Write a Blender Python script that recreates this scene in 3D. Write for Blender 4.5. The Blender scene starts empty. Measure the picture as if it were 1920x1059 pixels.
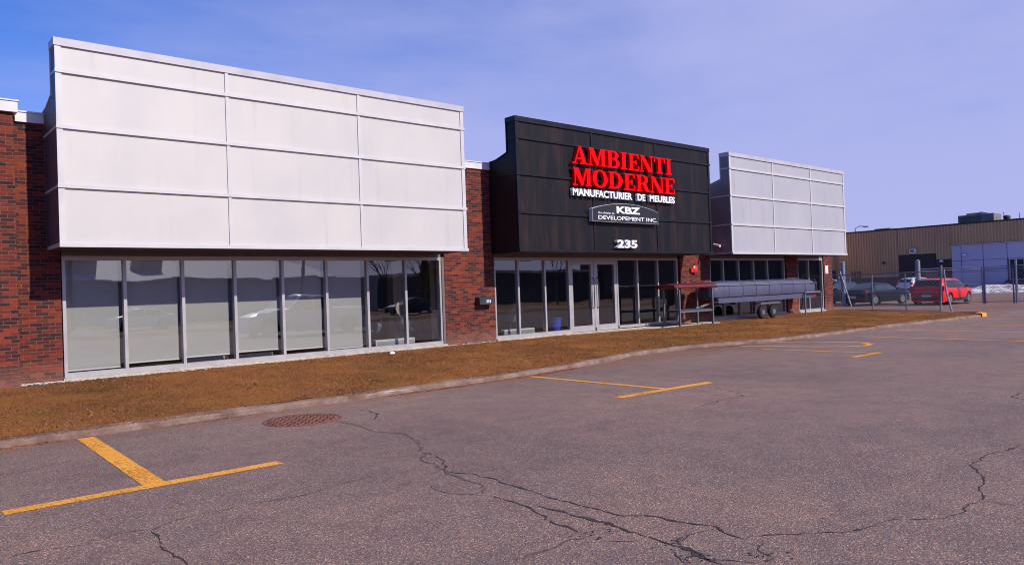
import bpy, math, random
import numpy as np
from mathutils import Vector, Matrix
random.seed(7); rng = np.random.default_rng(7)
S = bpy.context.scene; COL = S.collection
R = math.radians

# ------------------------------------------------------------------ camera
YAW, PIT, ROL, FPX = R(41.382), R(.6495), R(-2.0405), 1411.5
cy, sy = math.cos(YAW), math.sin(YAW)
Fv = Vector((sy*math.cos(PIT), cy*math.cos(PIT), math.sin(PIT)))
R0 = Vector((cy, -sy, 0)); U0 = R0.cross(Fv)
Rv = R0*math.cos(ROL) + U0*math.sin(ROL); Uv = -R0*math.sin(ROL) + U0*math.cos(ROL)
cd = bpy.data.cameras.new('camera'); cam = bpy.data.objects.new('camera', cd); COL.objects.link(cam)
cam.matrix_world = Matrix(((Rv.x, Uv.x, -Fv.x, 0), (Rv.y, Uv.y, -Fv.y, 0), (Rv.z, Uv.z, -Fv.z, 1.7), (0, 0, 0, 1)))
cd.sensor_width = 36; cd.lens = FPX/1920*36; cd.clip_start = .05; cd.clip_end = 3000
S.camera = cam

# ------------------------------------------------------------------ light
SUN = Vector((.29, -1.25, .92)).normalized()
W = bpy.data.worlds.new('World'); S.world = W; W.use_nodes = True
nt = W.node_tree; nt.nodes.clear()
def N(t, ty, **kw):
    n = t.nodes.new(ty)
    for k, v in kw.items(): setattr(n, k, v)
    return n
out = N(nt, 'ShaderNodeOutputWorld'); bg = N(nt, 'ShaderNodeBackground')
sky = N(nt, 'ShaderNodeTexSky', sky_type='NISHITA', sun_disc=False)
sky.sun_elevation = math.asin(SUN.z); sky.sun_rotation = math.atan2(SUN.x, SUN.y)
sky.air_density = 1.0; sky.dust_density = .6; sky.ozone_density = 3.0
tc = N(nt, 'ShaderNodeTexCoord')
# thin high cloud, denser toward the east
dot = N(nt, 'ShaderNodeVectorMath', operation='DOT_PRODUCT'); nt.links.new(tc.outputs['Generated'], dot.inputs[0])
dot.inputs[1].default_value = (.93, .05, -.62)
mp = N(nt, 'ShaderNodeMapping'); mp.inputs['Scale'].default_value = (1.2, 2.2, 6.0); mp.inputs['Rotation'].default_value = (0, .25, .5)
nt.links.new(tc.outputs['Generated'], mp.inputs[0])
nz = N(nt, 'ShaderNodeTexNoise'); nz.inputs['Scale'].default_value = 1.6; nz.inputs['Detail'].default_value = 7; nz.inputs['Roughness'].default_value = .55
nt.links.new(mp.outputs[0], nz.inputs[0])
m1 = N(nt, 'ShaderNodeMath', operation='MULTIPLY_ADD'); nt.links.new(nz.outputs[0], m1.inputs[0]); m1.inputs[1].default_value = 1.0
d2 = N(nt, 'ShaderNodeMath', operation='ADD'); nt.links.new(dot.outputs['Value'], d2.inputs[0]); d2.inputs[1].default_value = -.2
nt.links.new(d2.outputs[0], m1.inputs[2])
mr = N(nt, 'ShaderNodeMapRange', interpolation_type='SMOOTHSTEP'); nt.links.new(m1.outputs[0], mr.inputs[0])
mr.inputs[1].default_value = .02; mr.inputs[2].default_value = 1.10; mr.inputs[3].default_value = .04; mr.inputs[4].default_value = .92
mx = N(nt, 'ShaderNodeMix', data_type='RGBA'); nt.links.new(mr.outputs[0], mx.inputs['Factor'])
hs = N(nt, 'ShaderNodeHueSaturation'); hs.inputs['Saturation'].default_value = 1.5; hs.inputs['Value'].default_value = 1.1
nt.links.new(sky.outputs[0], hs.inputs['Color'])
tint = N(nt, 'ShaderNodeMix', data_type='RGBA', blend_type='MULTIPLY'); tint.inputs['Factor'].default_value = 1
nt.links.new(hs.outputs[0], tint.inputs['A']); tint.inputs['B'].default_value = (.84, .80, 1.28, 1)
nt.links.new(tint.outputs['Result'], mx.inputs['A']); mx.inputs['B'].default_value = (4.15, 4.4, 7.8, 1)
nt.links.new(mx.outputs['Result'], bg.inputs[0]); bg.inputs[1].default_value = .10
nt.links.new(bg.outputs[0], out.inputs[0])
sd = bpy.data.lights.new('sun', 'SUN'); sd.energy = 4.25; sd.angle = R(.5); sd.color = (1, .915, .79)
so = bpy.data.objects.new('sun', sd); COL.objects.link(so); so.location = (0, 0, 30)
so.rotation_euler = (-SUN).to_track_quat('-Z', 'Y').to_euler()
S.view_settings.view_transform = 'Standard'; S.view_settings.look = 'None'
S.view_settings.exposure = .12; S.view_settings.gamma = 1
S.cycles.filter_width = 1.0; S.cycles.max_bounces = 7; S.cycles.transparent_max_bounces = 24
S.cycles.sample_clamp_indirect = 6; S.cycles.caustics_reflective = False; S.cycles.caustics_refractive = False

# ------------------------------------------------------------------ helpers
def tag(o, label=None, cat=None, group=None, kind=None):
    for k, v in (('label', label), ('category', cat), ('group', group), ('kind', kind)):
        if v: o[k] = v
    return o
def thing(name, loc, label, cat, group=None, rz=0):
    o = bpy.data.objects.new(name, None); COL.objects.link(o); o.location = loc; o.rotation_euler = (0, 0, rz)
    o.empty_display_size = .2
    return tag(o, label, cat, group)
def worldloc(o):
    v = Vector((0, 0, 0))
    while o: v += o.location; o = o.parent
    return v
class MB:
    """collects faces in one mesh; coordinates are world unless build(local=True)"""
    def __init__(s): s.v = []; s.f = []; s.mi = []; s.cur = 0
    def add(s, vs, fs):
        b = len(s.v); s.v += [tuple(p) for p in vs]; s.f += [[b+i for i in f] for f in fs]; s.mi += [s.cur]*len(fs); return s
    def box(s, x0, x1, y0, y1, z0, z1):
        return s.add([(x, y, z) for z in (z0, z1) for y in (y0, y1) for x in (x0, x1)],
            [(0, 2, 3, 1), (4, 5, 7, 6), (0, 1, 5, 4), (2, 6, 7, 3), (0, 4, 6, 2), (1, 3, 7, 5)])
    def obox(s, c, ax, ay, az):   # oriented box: centre and half axes
        c, ax, ay, az = map(Vector, (c, ax, ay, az))
        return s.add([c+i*ax+j*ay+k*az for k in (-1, 1) for j in (-1, 1) for i in (-1, 1)],
            [(0, 2, 3, 1), (4, 5, 7, 6), (0, 1, 5, 4), (2, 6, 7, 3), (0, 4, 6, 2), (1, 3, 7, 5)])
    def quad(s, *p): return s.add(p, [tuple(range(len(p)))])
    def prism(s, poly, fn, d0, d1):   # poly 2D, fn(a,b,d)->3D
        n = len(poly)
        vs = [fn(a, b, d0) for a, b in poly]+[fn(a, b, d1) for a, b in poly]
        return s.add(vs, [tuple(range(n))[::-1], tuple(range(n, 2*n))]+[(i, (i+1) % n, n+(i+1) % n, n+i) for i in range(n)])
    def tube(s, pts, r, n=8, cap=True, r1=None):
        pts = [Vector(p) for p in pts]; k = len(pts); rings = []
        for i, p in enumerate(pts):
            d = (pts[min(i+1, k-1)]-pts[max(i-1, 0)]).normalized()
            u = d.cross(Vector((0, 0, 1)) if abs(d.z) < .9 else Vector((1, 0, 0))).normalized(); w = d.cross(u)
            rr = r if r1 is None else r+(r1-r)*i/(k-1)
            rings.append([p+rr*(u*math.cos(a)+w*math.sin(a)) for a in [2*math.pi*j/n for j in range(n)]])
        vs = [q for g in rings for q in g]; fs = []
        for i in range(k-1):
            for j in range(n): fs.append((i*n+j, i*n+(j+1) % n, (i+1)*n+(j+1) % n, (i+1)*n+j))
        if cap: fs += [tuple(range(n))[::-1], tuple(range((k-1)*n, k*n))]
        return s.add(vs, fs)
    def lathe(s, prof, c=(0, 0, 0), axis='z', n=24):
        c = Vector(c); vs = []
        for r, h in prof:
            for j in range(n):
                a = 2*math.pi*j/n; p = (r*math.cos(a), r*math.sin(a), h)
                if axis == 'y': p = (p[0], p[2], p[1])
                if axis == 'x': p = (p[2], p[0], p[1])
                vs.append(c+Vector(p))
        fs = [(i*n+j, i*n+(j+1) % n, (i+1)*n+(j+1) % n, (i+1)*n+j) for i in range(len(prof)-1) for j in range(n)]
        fs += [tuple(range(n))[::-1], tuple(range((len(prof)-1)*n, len(prof)*n))]
        return s.add(vs, fs)
    def build(s, name, mats, parent=None, local=False, smooth=False, bevel=0, recalc=True, **tags):
        me = bpy.data.meshes.new(name)
        off = Vector((0, 0, 0)) if (local or not parent) else worldloc(parent)
        me.from_pydata([(x-off.x, y-off.y, z-off.z) for x, y, z in s.v], [], s.f)
        if not isinstance(mats, (list, tuple)): mats = [mats]
        for m in mats: me.materials.append(m)
        me.polygons.foreach_set('material_index', s.mi)
        import bmesh
        bm = bmesh.new(); bm.from_mesh(me); recalc and bmesh.ops.recalc_face_normals(bm, faces=bm.faces)
        if bevel: bmesh.ops.bevel(bm, geom=bm.edges[:], offset=bevel, segments=1, affect='EDGES', clamp_overlap=True)
        bm.to_mesh(me); bm.free()
        o = bpy.data.objects.new(name, me); COL.objects.link(o)
        if parent: o.parent = parent
        if smooth:
            me.shade_auto_smooth(angle=R(38)) if hasattr(me, 'shade_auto_smooth') else None
            for p in me.polygons: p.use_smooth = True
            try: me.set_sharp_from_angle(angle=R(38))
            except Exception: pass
        return tag(o, tags.get('label'), tags.get('cat'), tags.get('group'), tags.get('kind'))

# ------------------------------------------------------------------ materials
def mat(name):
    m = bpy.data.materials.new(name); m.use_nodes = True; t = m.node_tree
    return m, t, t.nodes['Principled BSDF']
def rgb(c): return (c[0], c[1], c[2], 1)
def pbr(name, col, rough=.6, metal=0, var=.12, scale=3.0, bump=0, bscale=60, coat=0, spec=None, stretch=(1, 1, 1), rvar=.1):
    m, t, b = mat(name); L = t.links.new
    b.inputs['Metallic'].default_value = metal
    if spec is not None: b.inputs['Specular IOR Level'].default_value = spec
    if coat: b.inputs['Coat Weight'].default_value = coat; b.inputs['Coat Roughness'].default_value = .06
    tc = N(t, 'ShaderNodeTexCoord'); mp = N(t, 'ShaderNodeMapping'); mp.inputs['Scale'].default_value = stretch
    L(tc.outputs['Object'], mp.inputs[0])
    nz = N(t, 'ShaderNodeTexNoise'); nz.inputs['Scale'].default_value = scale; nz.inputs['Detail'].default_value = 6
    L(mp.outputs[0], nz.inputs[0])
    mr = N(t, 'ShaderNodeMapRange'); L(nz.outputs[0], mr.inputs[0])
    mr.inputs[1].default_value = .3; mr.inputs[2].default_value = .7; mr.inputs[3].default_value = 1-var; mr.inputs[4].default_value = 1+var*.5
    mm = N(t, 'ShaderNodeMix', data_type='RGBA', blend_type='MULTIPLY'); mm.inputs['Factor'].default_value = 1
    mm.inputs['A'].default_value = rgb(col); L(mr.outputs[0], mm.inputs['B']); L(mm.outputs['Result'], b.inputs['Base Color'])
    r2 = N(t, 'ShaderNodeMapRange'); L(nz.outputs[0], r2.inputs[0]); r2.inputs[3].default_value = max(0, rough-rvar); r2.inputs[4].default_value = min(1, rough+rvar)
    L(r2.outputs[0], b.inputs['Roughness'])
    if bump:
        n2 = N(t, 'ShaderNodeTexNoise'); n2.inputs['Scale'].default_value = bscale; n2.inputs['Detail'].default_value = 4
        L(mp.outputs[0], n2.inputs[0]); bp = N(t, 'ShaderNodeBump'); bp.inputs['Strength'].default_value = bump; bp.inputs['Distance'].default_value = .01
        L(n2.outputs[0], bp.inputs['Height']); L(bp.outputs[0], b.inputs['Normal'])
    return m
def ramp(t, fac, stops, interp='LINEAR'):
    r = N(t, 'ShaderNodeValToRGB'); r.color_ramp.interpolation = interp; e = r.color_ramp.elements
    while len(e) < len(stops): e.new(.5)
    for i, (p, c) in enumerate(stops): e[i].position = p; e[i].color = rgb(c)
    t.links.new(fac, r.inputs[0]); return r.outputs[0]
def mixc(t, fac, a, b, mode='MIX'):
    m = N(t, 'ShaderNodeMix', data_type='RGBA', blend_type=mode)
    for s, v in (('Factor', fac), ('A', a), ('B', b)):
        if isinstance(v, (tuple, list)): m.inputs[s].default_value = rgb(v)
        elif isinstance(v, (int, float)): m.inputs[s].default_value = v
        else: t.links.new(v, m.inputs[s])
    return m.outputs['Result']
def noise(t, vec, scale, detail=5, rough=.5, lac=2):
    n = N(t, 'ShaderNodeTexNoise'); n.inputs['Scale'].default_value = scale; n.inputs['Detail'].default_value = detail; n.inputs['Roughness'].default_value = rough
    t.links.new(vec, n.inputs[0]); return n.outputs[0]
def geo(t): return N(t, 'ShaderNodeNewGeometry').outputs['Position']
def mapping(t, vec, scale=(1, 1, 1), loc=(0, 0, 0)):
    m = N(t, 'ShaderNodeMapping'); m.inputs['Scale'].default_value = scale; m.inputs['Location'].default_value = loc
    t.links.new(vec, m.inputs[0]); return m.outputs[0]
def bump(t, b, h, strength, dist=.01):
    bp = N(t, 'ShaderNodeBump'); bp.inputs['Strength'].default_value = strength; bp.inputs['Distance'].default_value = dist
    t.links.new(h, bp.inputs['Height']); t.links.new(bp.outputs[0], b.inputs['Normal'])

def make_asphalt():
    m, t, b = mat('asphalt'); L = t.links.new; P = geo(t)
    v = N(t, 'ShaderNodeTexVoronoi'); v.inputs['Scale'].default_value = 118; L(P, v.inputs[0])
    sp = N(t, 'ShaderNodeSeparateColor'); L(v.outputs['Color'], sp.inputs[0])
    stones = ramp(t, sp.outputs[0], [(0, (.055, .046, .056)), (.35, (.105, .082, .088)), (.66, (.165, .128, .132)), (.86, (.235, .185, .175)), (.95, (.40, .25, .17)), (1, (.58, .50, .46))])
    v2 = N(t, 'ShaderNodeTexVoronoi'); v2.inputs['Scale'].default_value = 210; L(P, v2.inputs[0])
    s2 = N(t, 'ShaderNodeSeparateColor'); L(v2.outputs['Color'], s2.inputs[0])
    fine = ramp(t, s2.outputs[1], [(0, (.05, .042, .052)), (.6, (.13, .105, .11)), (1, (.36, .28, .25))])
    c = mixc(t, .30, stones, fine)
    big = noise(t, P, .22, 5, .6); bigc = ramp(t, big, [(.30, (.76, .78, .82)), (.5, (1.0, 1.0, 1.0)), (.68, (1.18, 1.11, 1.04))])
    c = mixc(t, 1, c, bigc, 'MULTIPLY')
    med = noise(t, P, 2.3, 6, .65); medc = ramp(t, med, [(.30, (.80, .80, .84)), (.55, (1.0, 1.0, 1.0)), (.75, (1.14, 1.08, 1.02))])
    c = mixc(t, 1, c, medc, 'MULTIPLY')
    # tyre-polished lanes running along the lot
    lane = noise(t, mapping(t, P, (.05, 1.1, 1)), 1.0, 3); lanec = ramp(t, lane, [(.38, (.92, .92, .95)), (.6, (1.07, 1.05, 1.03))])
    
    oil = noise(t, mapping(t, P, (1, 1, 1), (4.2, 1.3, 0)), .8, 7, .75); c = mixc(t, 1, c, ramp(t, oil, [(.27, (.62, .62, .66)), (.36, (1, 1, 1))]), 'MULTIPLY')
    grit = noise(t, P, 6, 8, .8); c = mixc(t, ramp(t, grit, [(.62, (0, 0, 0)), (.75, (.45, .45, .45))]), c, (.21, .145, .105))
    sx = N(t, 'ShaderNodeSeparateXYZ'); L(P, sx.inputs[0]); ky = N(t, 'ShaderNodeMapRange'); L(sx.outputs[1], ky.inputs[0]); ky.inputs[1].default_value = 10.35; ky.inputs[2].default_value = 11.1
    kn_ = noise(t, mapping(t, P, (1, 2.5, 1)), 2.6, 8, .75); km = N(t, 'ShaderNodeMath', operation='MULTIPLY'); L(ky.outputs[0], km.inputs[0]); L(ramp(t, kn_, [(.42, (0, 0, 0)), (.62, (1, 1, 1))]), km.inputs[1])
    c = mixc(t, km.outputs[0], c, (.15, .075, .045))
    br = N(t, 'ShaderNodeMix', data_type='RGBA', blend_type='MULTIPLY'); br.inputs['Factor'].default_value = 1
    L(c, br.inputs['A']); br.inputs['B'].default_value = (1.50, 1.30, 1.10, 1); L(br.outputs['Result'], b.inputs['Base Color'])
    b.inputs['Roughness'].default_value = .85; b.inputs['Specular IOR Level'].default_value = .3
    bump(t, b, v.outputs['Distance'], .55, .006); return m
def make_brick():
    m, t, b = mat('red_brick'); L = t.links.new; P = geo(t)
    s = N(t, 'ShaderNodeSeparateXYZ'); L(P, s.inputs[0]); a = N(t, 'ShaderNodeMath', operation='ADD'); L(s.outputs[0], a.inputs[0]); L(s.outputs[1], a.inputs[1])
    c = N(t, 'ShaderNodeCombineXYZ'); L(a.outputs[0], c.inputs[0]); L(s.outputs[2], c.inputs[1])
    def bt():
        k = N(t, 'ShaderNodeTexBrick'); k.inputs['Scale'].default_value = 1; k.inputs['Brick Width'].default_value = .212; k.inputs['Row Height'].default_value = .0672
        k.inputs['Mortar Size'].default_value = .0052; k.inputs['Mortar Smooth'].default_value = .25; k.inputs['Bias'].default_value = 0
        L(c.outputs[0], k.inputs[0]); return k
    k = bt(); k.inputs['Color1'].default_value = (0, 0, 0, 1); k.inputs['Color2'].default_value = (1, 1, 1, 1); k.inputs['Mortar'].default_value = (.5, .5, .5, 1)
    col = ramp(t, k.outputs['Color'], [(0, (.025, .008, .012)), (.22, (.048, .011, .012)), (.45, (.10, .014, .009)), (.7, (.155, .020, .008)), (1, (.23, .035, .010))])
    n1 = noise(t, P, 45, 4, .7); col = mixc(t, 1, col, ramp(t, n1, [(.3, (.72, .72, .75)), (.7, (1.2, 1.16, 1.12))]), 'MULTIPLY')
    n2 = noise(t, P, .9, 4); col = mixc(t, 1, col, ramp(t, n2, [(.32, (.78, .74, .78)), (.68, (1.15, 1.12, 1.1))]), 'MULTIPLY')
    mort = ramp(t, noise(t, P, 18, 4), [(.3, (.12, .05, .04)), (.7, (.23, .105, .08))])
    col = mixc(t, k.outputs['Fac'], col, mort)
    # pale efflorescence low on the wall
    zz = N(t, 'ShaderNodeMapRange'); L(s.outputs[2], zz.inputs[0]); zz.inputs[1].default_value = .75; zz.inputs[2].default_value = .25; zz.inputs[3].default_value = 0; zz.inputs[4].default_value = 1
    e = N(t, 'ShaderNodeMath', operation='MULTIPLY'); L(zz.outputs[0], e.inputs[0]); L(noise(t, P, 5, 5), e.inputs[1])
    col = mixc(t, e.outputs[0], col, (.26, .14, .10)); L(col, b.inputs['Base Color'])
    b.inputs['Roughness'].default_value = .88
    h = N(t, 'ShaderNodeMath', operation='MULTIPLY_ADD'); L(k.outputs['Fac'], h.inputs[0]); h.inputs[1].default_value = -1; L(n1, h.inputs[2])
    bump(t, b, h.outputs[0], .6, .007); return m
def make_panel(name, hi, lo, rough, streakc, metal=0, sx=9, thr=(.45, .8), amt=.5, spec=.5):
    m, t, b = mat(name); L = t.links.new; P = geo(t)
    st = noise(t, mapping(t, P, (sx, sx, .35)), 1.0, 6, .65)
    md = noise(t, P, .55, 4)
    base = mixc(t, md, lo, hi)
    # streaks start under the rails and thin downward
    fade = noise(t, mapping(t, P, (2.2, 2.2, .9)), 1.0, 4)
    f = N(t, 'ShaderNodeMapRange', interpolation_type='SMOOTHSTEP'); L(st, f.inputs[0]); f.inputs[1].default_value = thr[0]; f.inputs[2].default_value = thr[1]; f.inputs[4].default_value = amt
    f2 = N(t, 'ShaderNodeMath', operation='MULTIPLY'); L(f.outputs[0], f2.inputs[0]); L(ramp(t, fade, [(.35, (.15, .15, .15)), (.65, (1.5, 1.5, 1.5))]), f2.inputs[1])
    c = mixc(t, f2.outputs[0], base, streakc)
    fs = noise(t, mapping(t, P, (.9, .9, .7)), 1.0, 3); c = mixc(t, 1, c, ramp(t, fs, [(.3, (.94, .94, .96)), (.7, (1.05, 1.04, 1.02))]), 'MULTIPLY')
    L(c, b.inputs['Base Color']); b.inputs['Metallic'].default_value = metal; b.inputs['Specular IOR Level'].default_value = spec
    r = N(t, 'ShaderNodeMapRange'); L(st, r.inputs[0]); r.inputs[3].default_value = rough-.1; r.inputs[4].default_value = rough+.15; L(r.outputs[0], b.inputs['Roughness'])
    # slight oil-canning of the sheets
    bump(t, b, noise(t, P, .8, 2), .25, .03); return m
def make_glass(name='window_glass', refl=.16, tint=(.78, .80, .80), wav=.35):
    m, t, b = mat(name); t.nodes.remove(b); L = t.links.new; o = t.nodes['Material Output']
    g = N(t, 'ShaderNodeNewGeometry'); dp = N(t, 'ShaderNodeVectorMath', operation='DOT_PRODUCT'); L(g.outputs['Incoming'], dp.inputs[0]); L(g.outputs['Normal'], dp.inputs[1])
    ab = N(t, 'ShaderNodeMath', operation='ABSOLUTE'); L(dp.outputs['Value'], ab.inputs[0]); om = N(t, 'ShaderNodeMath', operation='SUBTRACT'); om.inputs[0].default_value = 1; L(ab.outputs[0], om.inputs[1])
    pw = N(t, 'ShaderNodeMath', operation='POWER'); L(om.outputs[0], pw.inputs[0]); pw.inputs[1].default_value = 4.5
    fr = N(t, 'ShaderNodeMath', operation='MULTIPLY_ADD'); L(pw.outputs[0], fr.inputs[0]); fr.inputs[1].default_value = 1-refl; fr.inputs[2].default_value = refl
    gl = N(t, 'ShaderNodeBsdfGlossy'); gl.inputs['Roughness'].default_value = .012; gl.inputs['Color'].default_value = (.92, .95, 1, 1)
    tr = N(t, 'ShaderNodeBsdfTransparent'); tr.inputs['Color'].default_value = rgb(tint)
    bp = N(t, 'ShaderNodeBump'); bp.inputs['Strength'].default_value = wav; bp.inputs['Distance'].default_value = .004
    L(noise(t, geo(t), 1.3, 1), bp.inputs['Height']); L(bp.outputs[0], gl.inputs['Normal'])
    mx = N(t, 'ShaderNodeMixShader'); L(fr.outputs[0], mx.inputs[0]); L(tr.outputs[0], mx.inputs[1]); L(gl.outputs[0], mx.inputs[2]); L(mx.outputs[0], o.inputs[0])
    return m
def make_paint():
    m, t, b = mat('yellow_line_paint'); L = t.links.new; P = geo(t); o = t.nodes['Material Output']
    v = N(t, 'ShaderNodeTexVoronoi'); v.inputs['Scale'].default_value = 80; L(P, v.inputs[0])
    n = noise(t, P, 3, 6, .7); c = ramp(t, n, [(.3, (.80, .31, .022)), (.6, (.95, .43, .045)), (.8, (.95, .50, .12))])
    sp = N(t, 'ShaderNodeSeparateColor'); L(v.outputs['Color'], sp.inputs[0])
    c = mixc(t, 1, c, ramp(t, sp.outputs[0], [(0, (.7, .62, .55)), (.3, (.95, .95, .95)), (1, (1.08, 1.08, 1.1))]), 'MULTIPLY')
    L(c, b.inputs['Base Color']); b.inputs['Roughness'].default_value = .7
    bump(t, b, v.outputs['Distance'], .5, .005)
    wear = noise(t, P, 26, 6, .8); pw = noise(t, P, .9, 3)
    a = N(t, 'ShaderNodeMath', operation='MULTIPLY_ADD'); L(pw, a.inputs[0]); a.inputs[1].default_value = .35; L(wear, a.inputs[2])
    st = N(t, 'ShaderNodeMapRange'); L(a.outputs[0], st.inputs[0]); st.inputs[1].default_value = .54; st.inputs[2].default_value = .63
    tr = N(t, 'ShaderNodeBsdfTransparent'); mx = N(t, 'ShaderNodeMixShader'); L(st.outputs[0], mx.inputs[0]); L(tr.outputs[0], mx.inputs[1]); L(b.outputs[0], mx.inputs[2]); L(mx.outputs[0], o.inputs[0])
    return m
def make_lawn():
    m, t, b = mat('dead_turf'); L = t.links.new; P = geo(t)
    n = noise(t, P, 30, 6, .75); c = ramp(t, n, [(.28, (.09, .04, .015)), (.45, (.26, .11, .03)), (.6, (.44, .19, .05)), (.78, (.58, .31, .10))])
    big = noise(t, P, .5, 4); c = mixc(t, 1, c, ramp(t, big, [(.3, (.5, .6, .6)), (.5, (.8, .8, .8)), (.7, (1.0, .95, .9))]), 'MULTIPLY')
    L(c, b.inputs['Base Color']); b.inputs['Roughness'].default_value = .95; b.inputs['Specular IOR Level'].default_value = .1
    bump(t, b, n, .8, .03); return m
def make_blade():
    m, t, b = mat('dry_grass_blade'); L = t.links.new; P = geo(t)
    n = noise(t, P, 55, 3, .8); c = ramp(t, n, [(.25, (.08, .032, .016)), (.42, (.25, .09, .038)), (.58, (.41, .172, .075)), (.75, (.62, .37, .19))])
    big = noise(t, P, .45, 5, .6); c = mixc(t, 1, c, ramp(t, big, [(.33, (.42, .52, .52)), (.45, (.74, .76, .78)), (.55, (.90, .88, .90)), (.68, (1.05, 1.0, 1.0))]), 'MULTIPLY')
    pt = noise(t, P, 3.2, 5, .7); c = mixc(t, 1, c, ramp(t, pt, [(.34, (.55, .52, .55)), (.5, (.95, .95, .95)), (.66, (1.15, 1.12, 1.1))]), 'MULTIPLY')
    L(c, b.inputs['Base Color']); b.inputs['Roughness'].default_value = .8; b.inputs['Specular IOR Level'].default_value = .15
    return m
def make_snow():
    m, t, b = mat('dirty_snow'); L = t.links.new; P = geo(t)
    n = noise(t, P, 1.6, 7, .7); L(ramp(t, n, [(.38, (.22, .15, .12)), (.5, (.5, .44, .42)), (.6, (.85, .86, .92))]), b.inputs['Base Color'])
    b.inputs['Roughness'].default_value = .9; bump(t, b, n, .8, .1); return m
def make_kerb():
    m, t, b = mat('kerb_concrete'); L = t.links.new; P = geo(t)
    n = noise(t, P, 3, 7, .7); c = ramp(t, n, [(.3, (.12, .065, .045)), (.5, (.23, .145, .11)), (.7, (.34, .24, .20))])
    f = noise(t, P, 70, 4, .7); c = mixc(t, 1, c, ramp(t, f, [(.3, (.7, .7, .72)), (.7, (1.15, 1.15, 1.15))]), 'MULTIPLY')
    w = noise(t, mapping(t, P, (.6, 2, 8)), 1.3, 6, .75); wf = N(t, 'ShaderNodeMapRange'); L(w, wf.inputs[0]); wf.inputs[1].default_value = .60; wf.inputs[2].default_value = .68
    c = mixc(t, wf.outputs[0], c, (.36, .32, .30)); L(c, b.inputs['Base Color']); b.inputs['Roughness'].default_value = .9
    bump(t, b, f, .7, .012); return m

M = {}
M['asphalt'] = make_asphalt(); M['brick'] = make_brick(); M['paint'] = make_paint(); M['turf'] = make_lawn(); M['blade'] = make_blade()
M['snow'] = make_snow(); M['kerb'] = make_kerb(); M['glass'] = make_glass(); M['carglass'] = None
M['white_panel'] = make_panel('white_cladding', (.59, .567, .53), (.51, .50, .505), .40, (.40, .36, .32), thr=(.53, .80), amt=.4, sx=5)
M['silver_panel'] = make_panel('silver_cladding', (.44, .44, .48), (.37, .37, .42), .42, (.30, .29, .33), thr=(.48, .75), amt=.5, sx=4)
M['black_panel'] = make_panel('black_cladding', (.012, .011, .014), (.006, .0055, .008), .45, (.028, .015, .015), thr=(.46, .64), amt=.9, sx=3.2, spec=.22)
M['white_trim'] = pbr('white_trim', (.57, .56, .57), .4, var=.08)
M['black_trim'] = pbr('black_trim', (.010, .010, .015), .4, var=.3, spec=.3)
M['side_shade_dark'] = pbr('shaded_side_cladding', (.075, .065, .085), .5, var=.2)  # white box's side return: its deep shade is put into the colour
M['side_shade_mauve'] = pbr('shaded_mauve_cladding', (.21, .17, .18), .45, var=.15)  # right box's side: shade painted in as a darker mauve base
M['flashing'] = pbr('roof_flashing', (.66, .66, .70), .42, var=.1)
M['grey_flash'] = pbr('silver_flashing', (.46, .45, .50), .42, var=.12)
M['alu'] = pbr('anodised_aluminium', (.44, .425, .44), .42, metal=.25, var=.1)
M['alu_dark'] = pbr('bronze_header', (.16, .13, .12), .5, var=.15)
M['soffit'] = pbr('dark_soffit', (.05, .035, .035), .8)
M['interior'] = pbr('interior_wall', (.30, .29, .27), .9)
M['carpet'] = pbr('dark_carpet', (.05, .048, .045), .95, bump=.3)
M['cream'] = pbr('cream_post', (.55, .48, .38), .8)
M['blind'] = pbr('blind_fabric', (.53, .515, .485), .9, var=.06, scale=1.5, bump=.15, bscale=400)
M['radiator'] = pbr('radiator_enamel', (.72, .78, .76), .5)
M['concrete'] = pbr('pale_concrete', (.50, .43, .37), .9, var=.3, scale=6, bump=.5, bscale=50)
M['stone'] = pbr('pale_pebble', (.62, .55, .48), .9, var=.4, scale=30)
M['rust'] = pbr('rusty_iron', (.27, .10, .06), .8, var=.5, scale=14, bump=.5)
M['rust_dark'] = pbr('rusty_iron_dark', (.17, .075, .055), .85, var=.4, scale=20)
M['crack'] = pbr('crack_shadow', (.045, .034, .031), 1, var=.5, scale=12)
M['sand'] = pbr('crack_sand', (.14, .085, .07), 1, var=.4, scale=12)
M['red_letter'] = pbr('red_acrylic', (.97, .0, .004), .6, var=.02, spec=.08)
M['white_letter'] = pbr('white_acrylic', (.86, .87, .92), .4, var=.04)
M['letter_side'] = pbr('white_letter_return', (.62, .64, .74), .5, var=.05)
M['sign_face'] = pbr('charcoal_sign_face', (.012, .015, .020), .5, var=.1)
M['charcoal'] = pbr('charcoal_metal', (.035, .042, .065), .45, var=.2)
M['redpaint'] = pbr('red_alarm', (.78, .03, .03), .35)
M['whiteplastic'] = pbr('white_plastic', (.82, .82, .84), .45)
M['galv'] = pbr('galvanised_steel', (.25, .28, .36), .5, metal=.4, var=.25, scale=8)
M['wire'] = pbr('chain_link_wire', (.20, .21, .26), .5, var=.2)
M['galv_dark'] = pbr('weathered_steel', (.17, .20, .28), .55, metal=.3, var=.25, scale=8)
M['tan'] = pbr('tan_siding', (.54, .355, .19), .6, var=.12, scale=.8, stretch=(1, 1, .3))
M['tan_light'] = pbr('tan_end_wall', (.60, .38, .20), .7)
M['brown_door'] = pbr('brown_steel_door', (.026, .016, .021), .55, var=.2)
M['lav'] = pbr('lavender_cladding', (.44, .43, .60), .5, var=.06, scale=.5)
M['dark_gap'] = pbr('panel_joint', (.10, .09, .14), .8)
M['dark_base'] = pbr('dark_base', (.055, .05, .065), .85)
M['darkglass'] = pbr('dark_green_glass', (.012, .028, .03), .12, var=.2)
M['hvac'] = pbr('hvac_grey', (.22, .20, .19), .6, var=.2)
M['rubber'] = pbr('tyre_rubber', (.014, .014, .016), .8)
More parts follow.
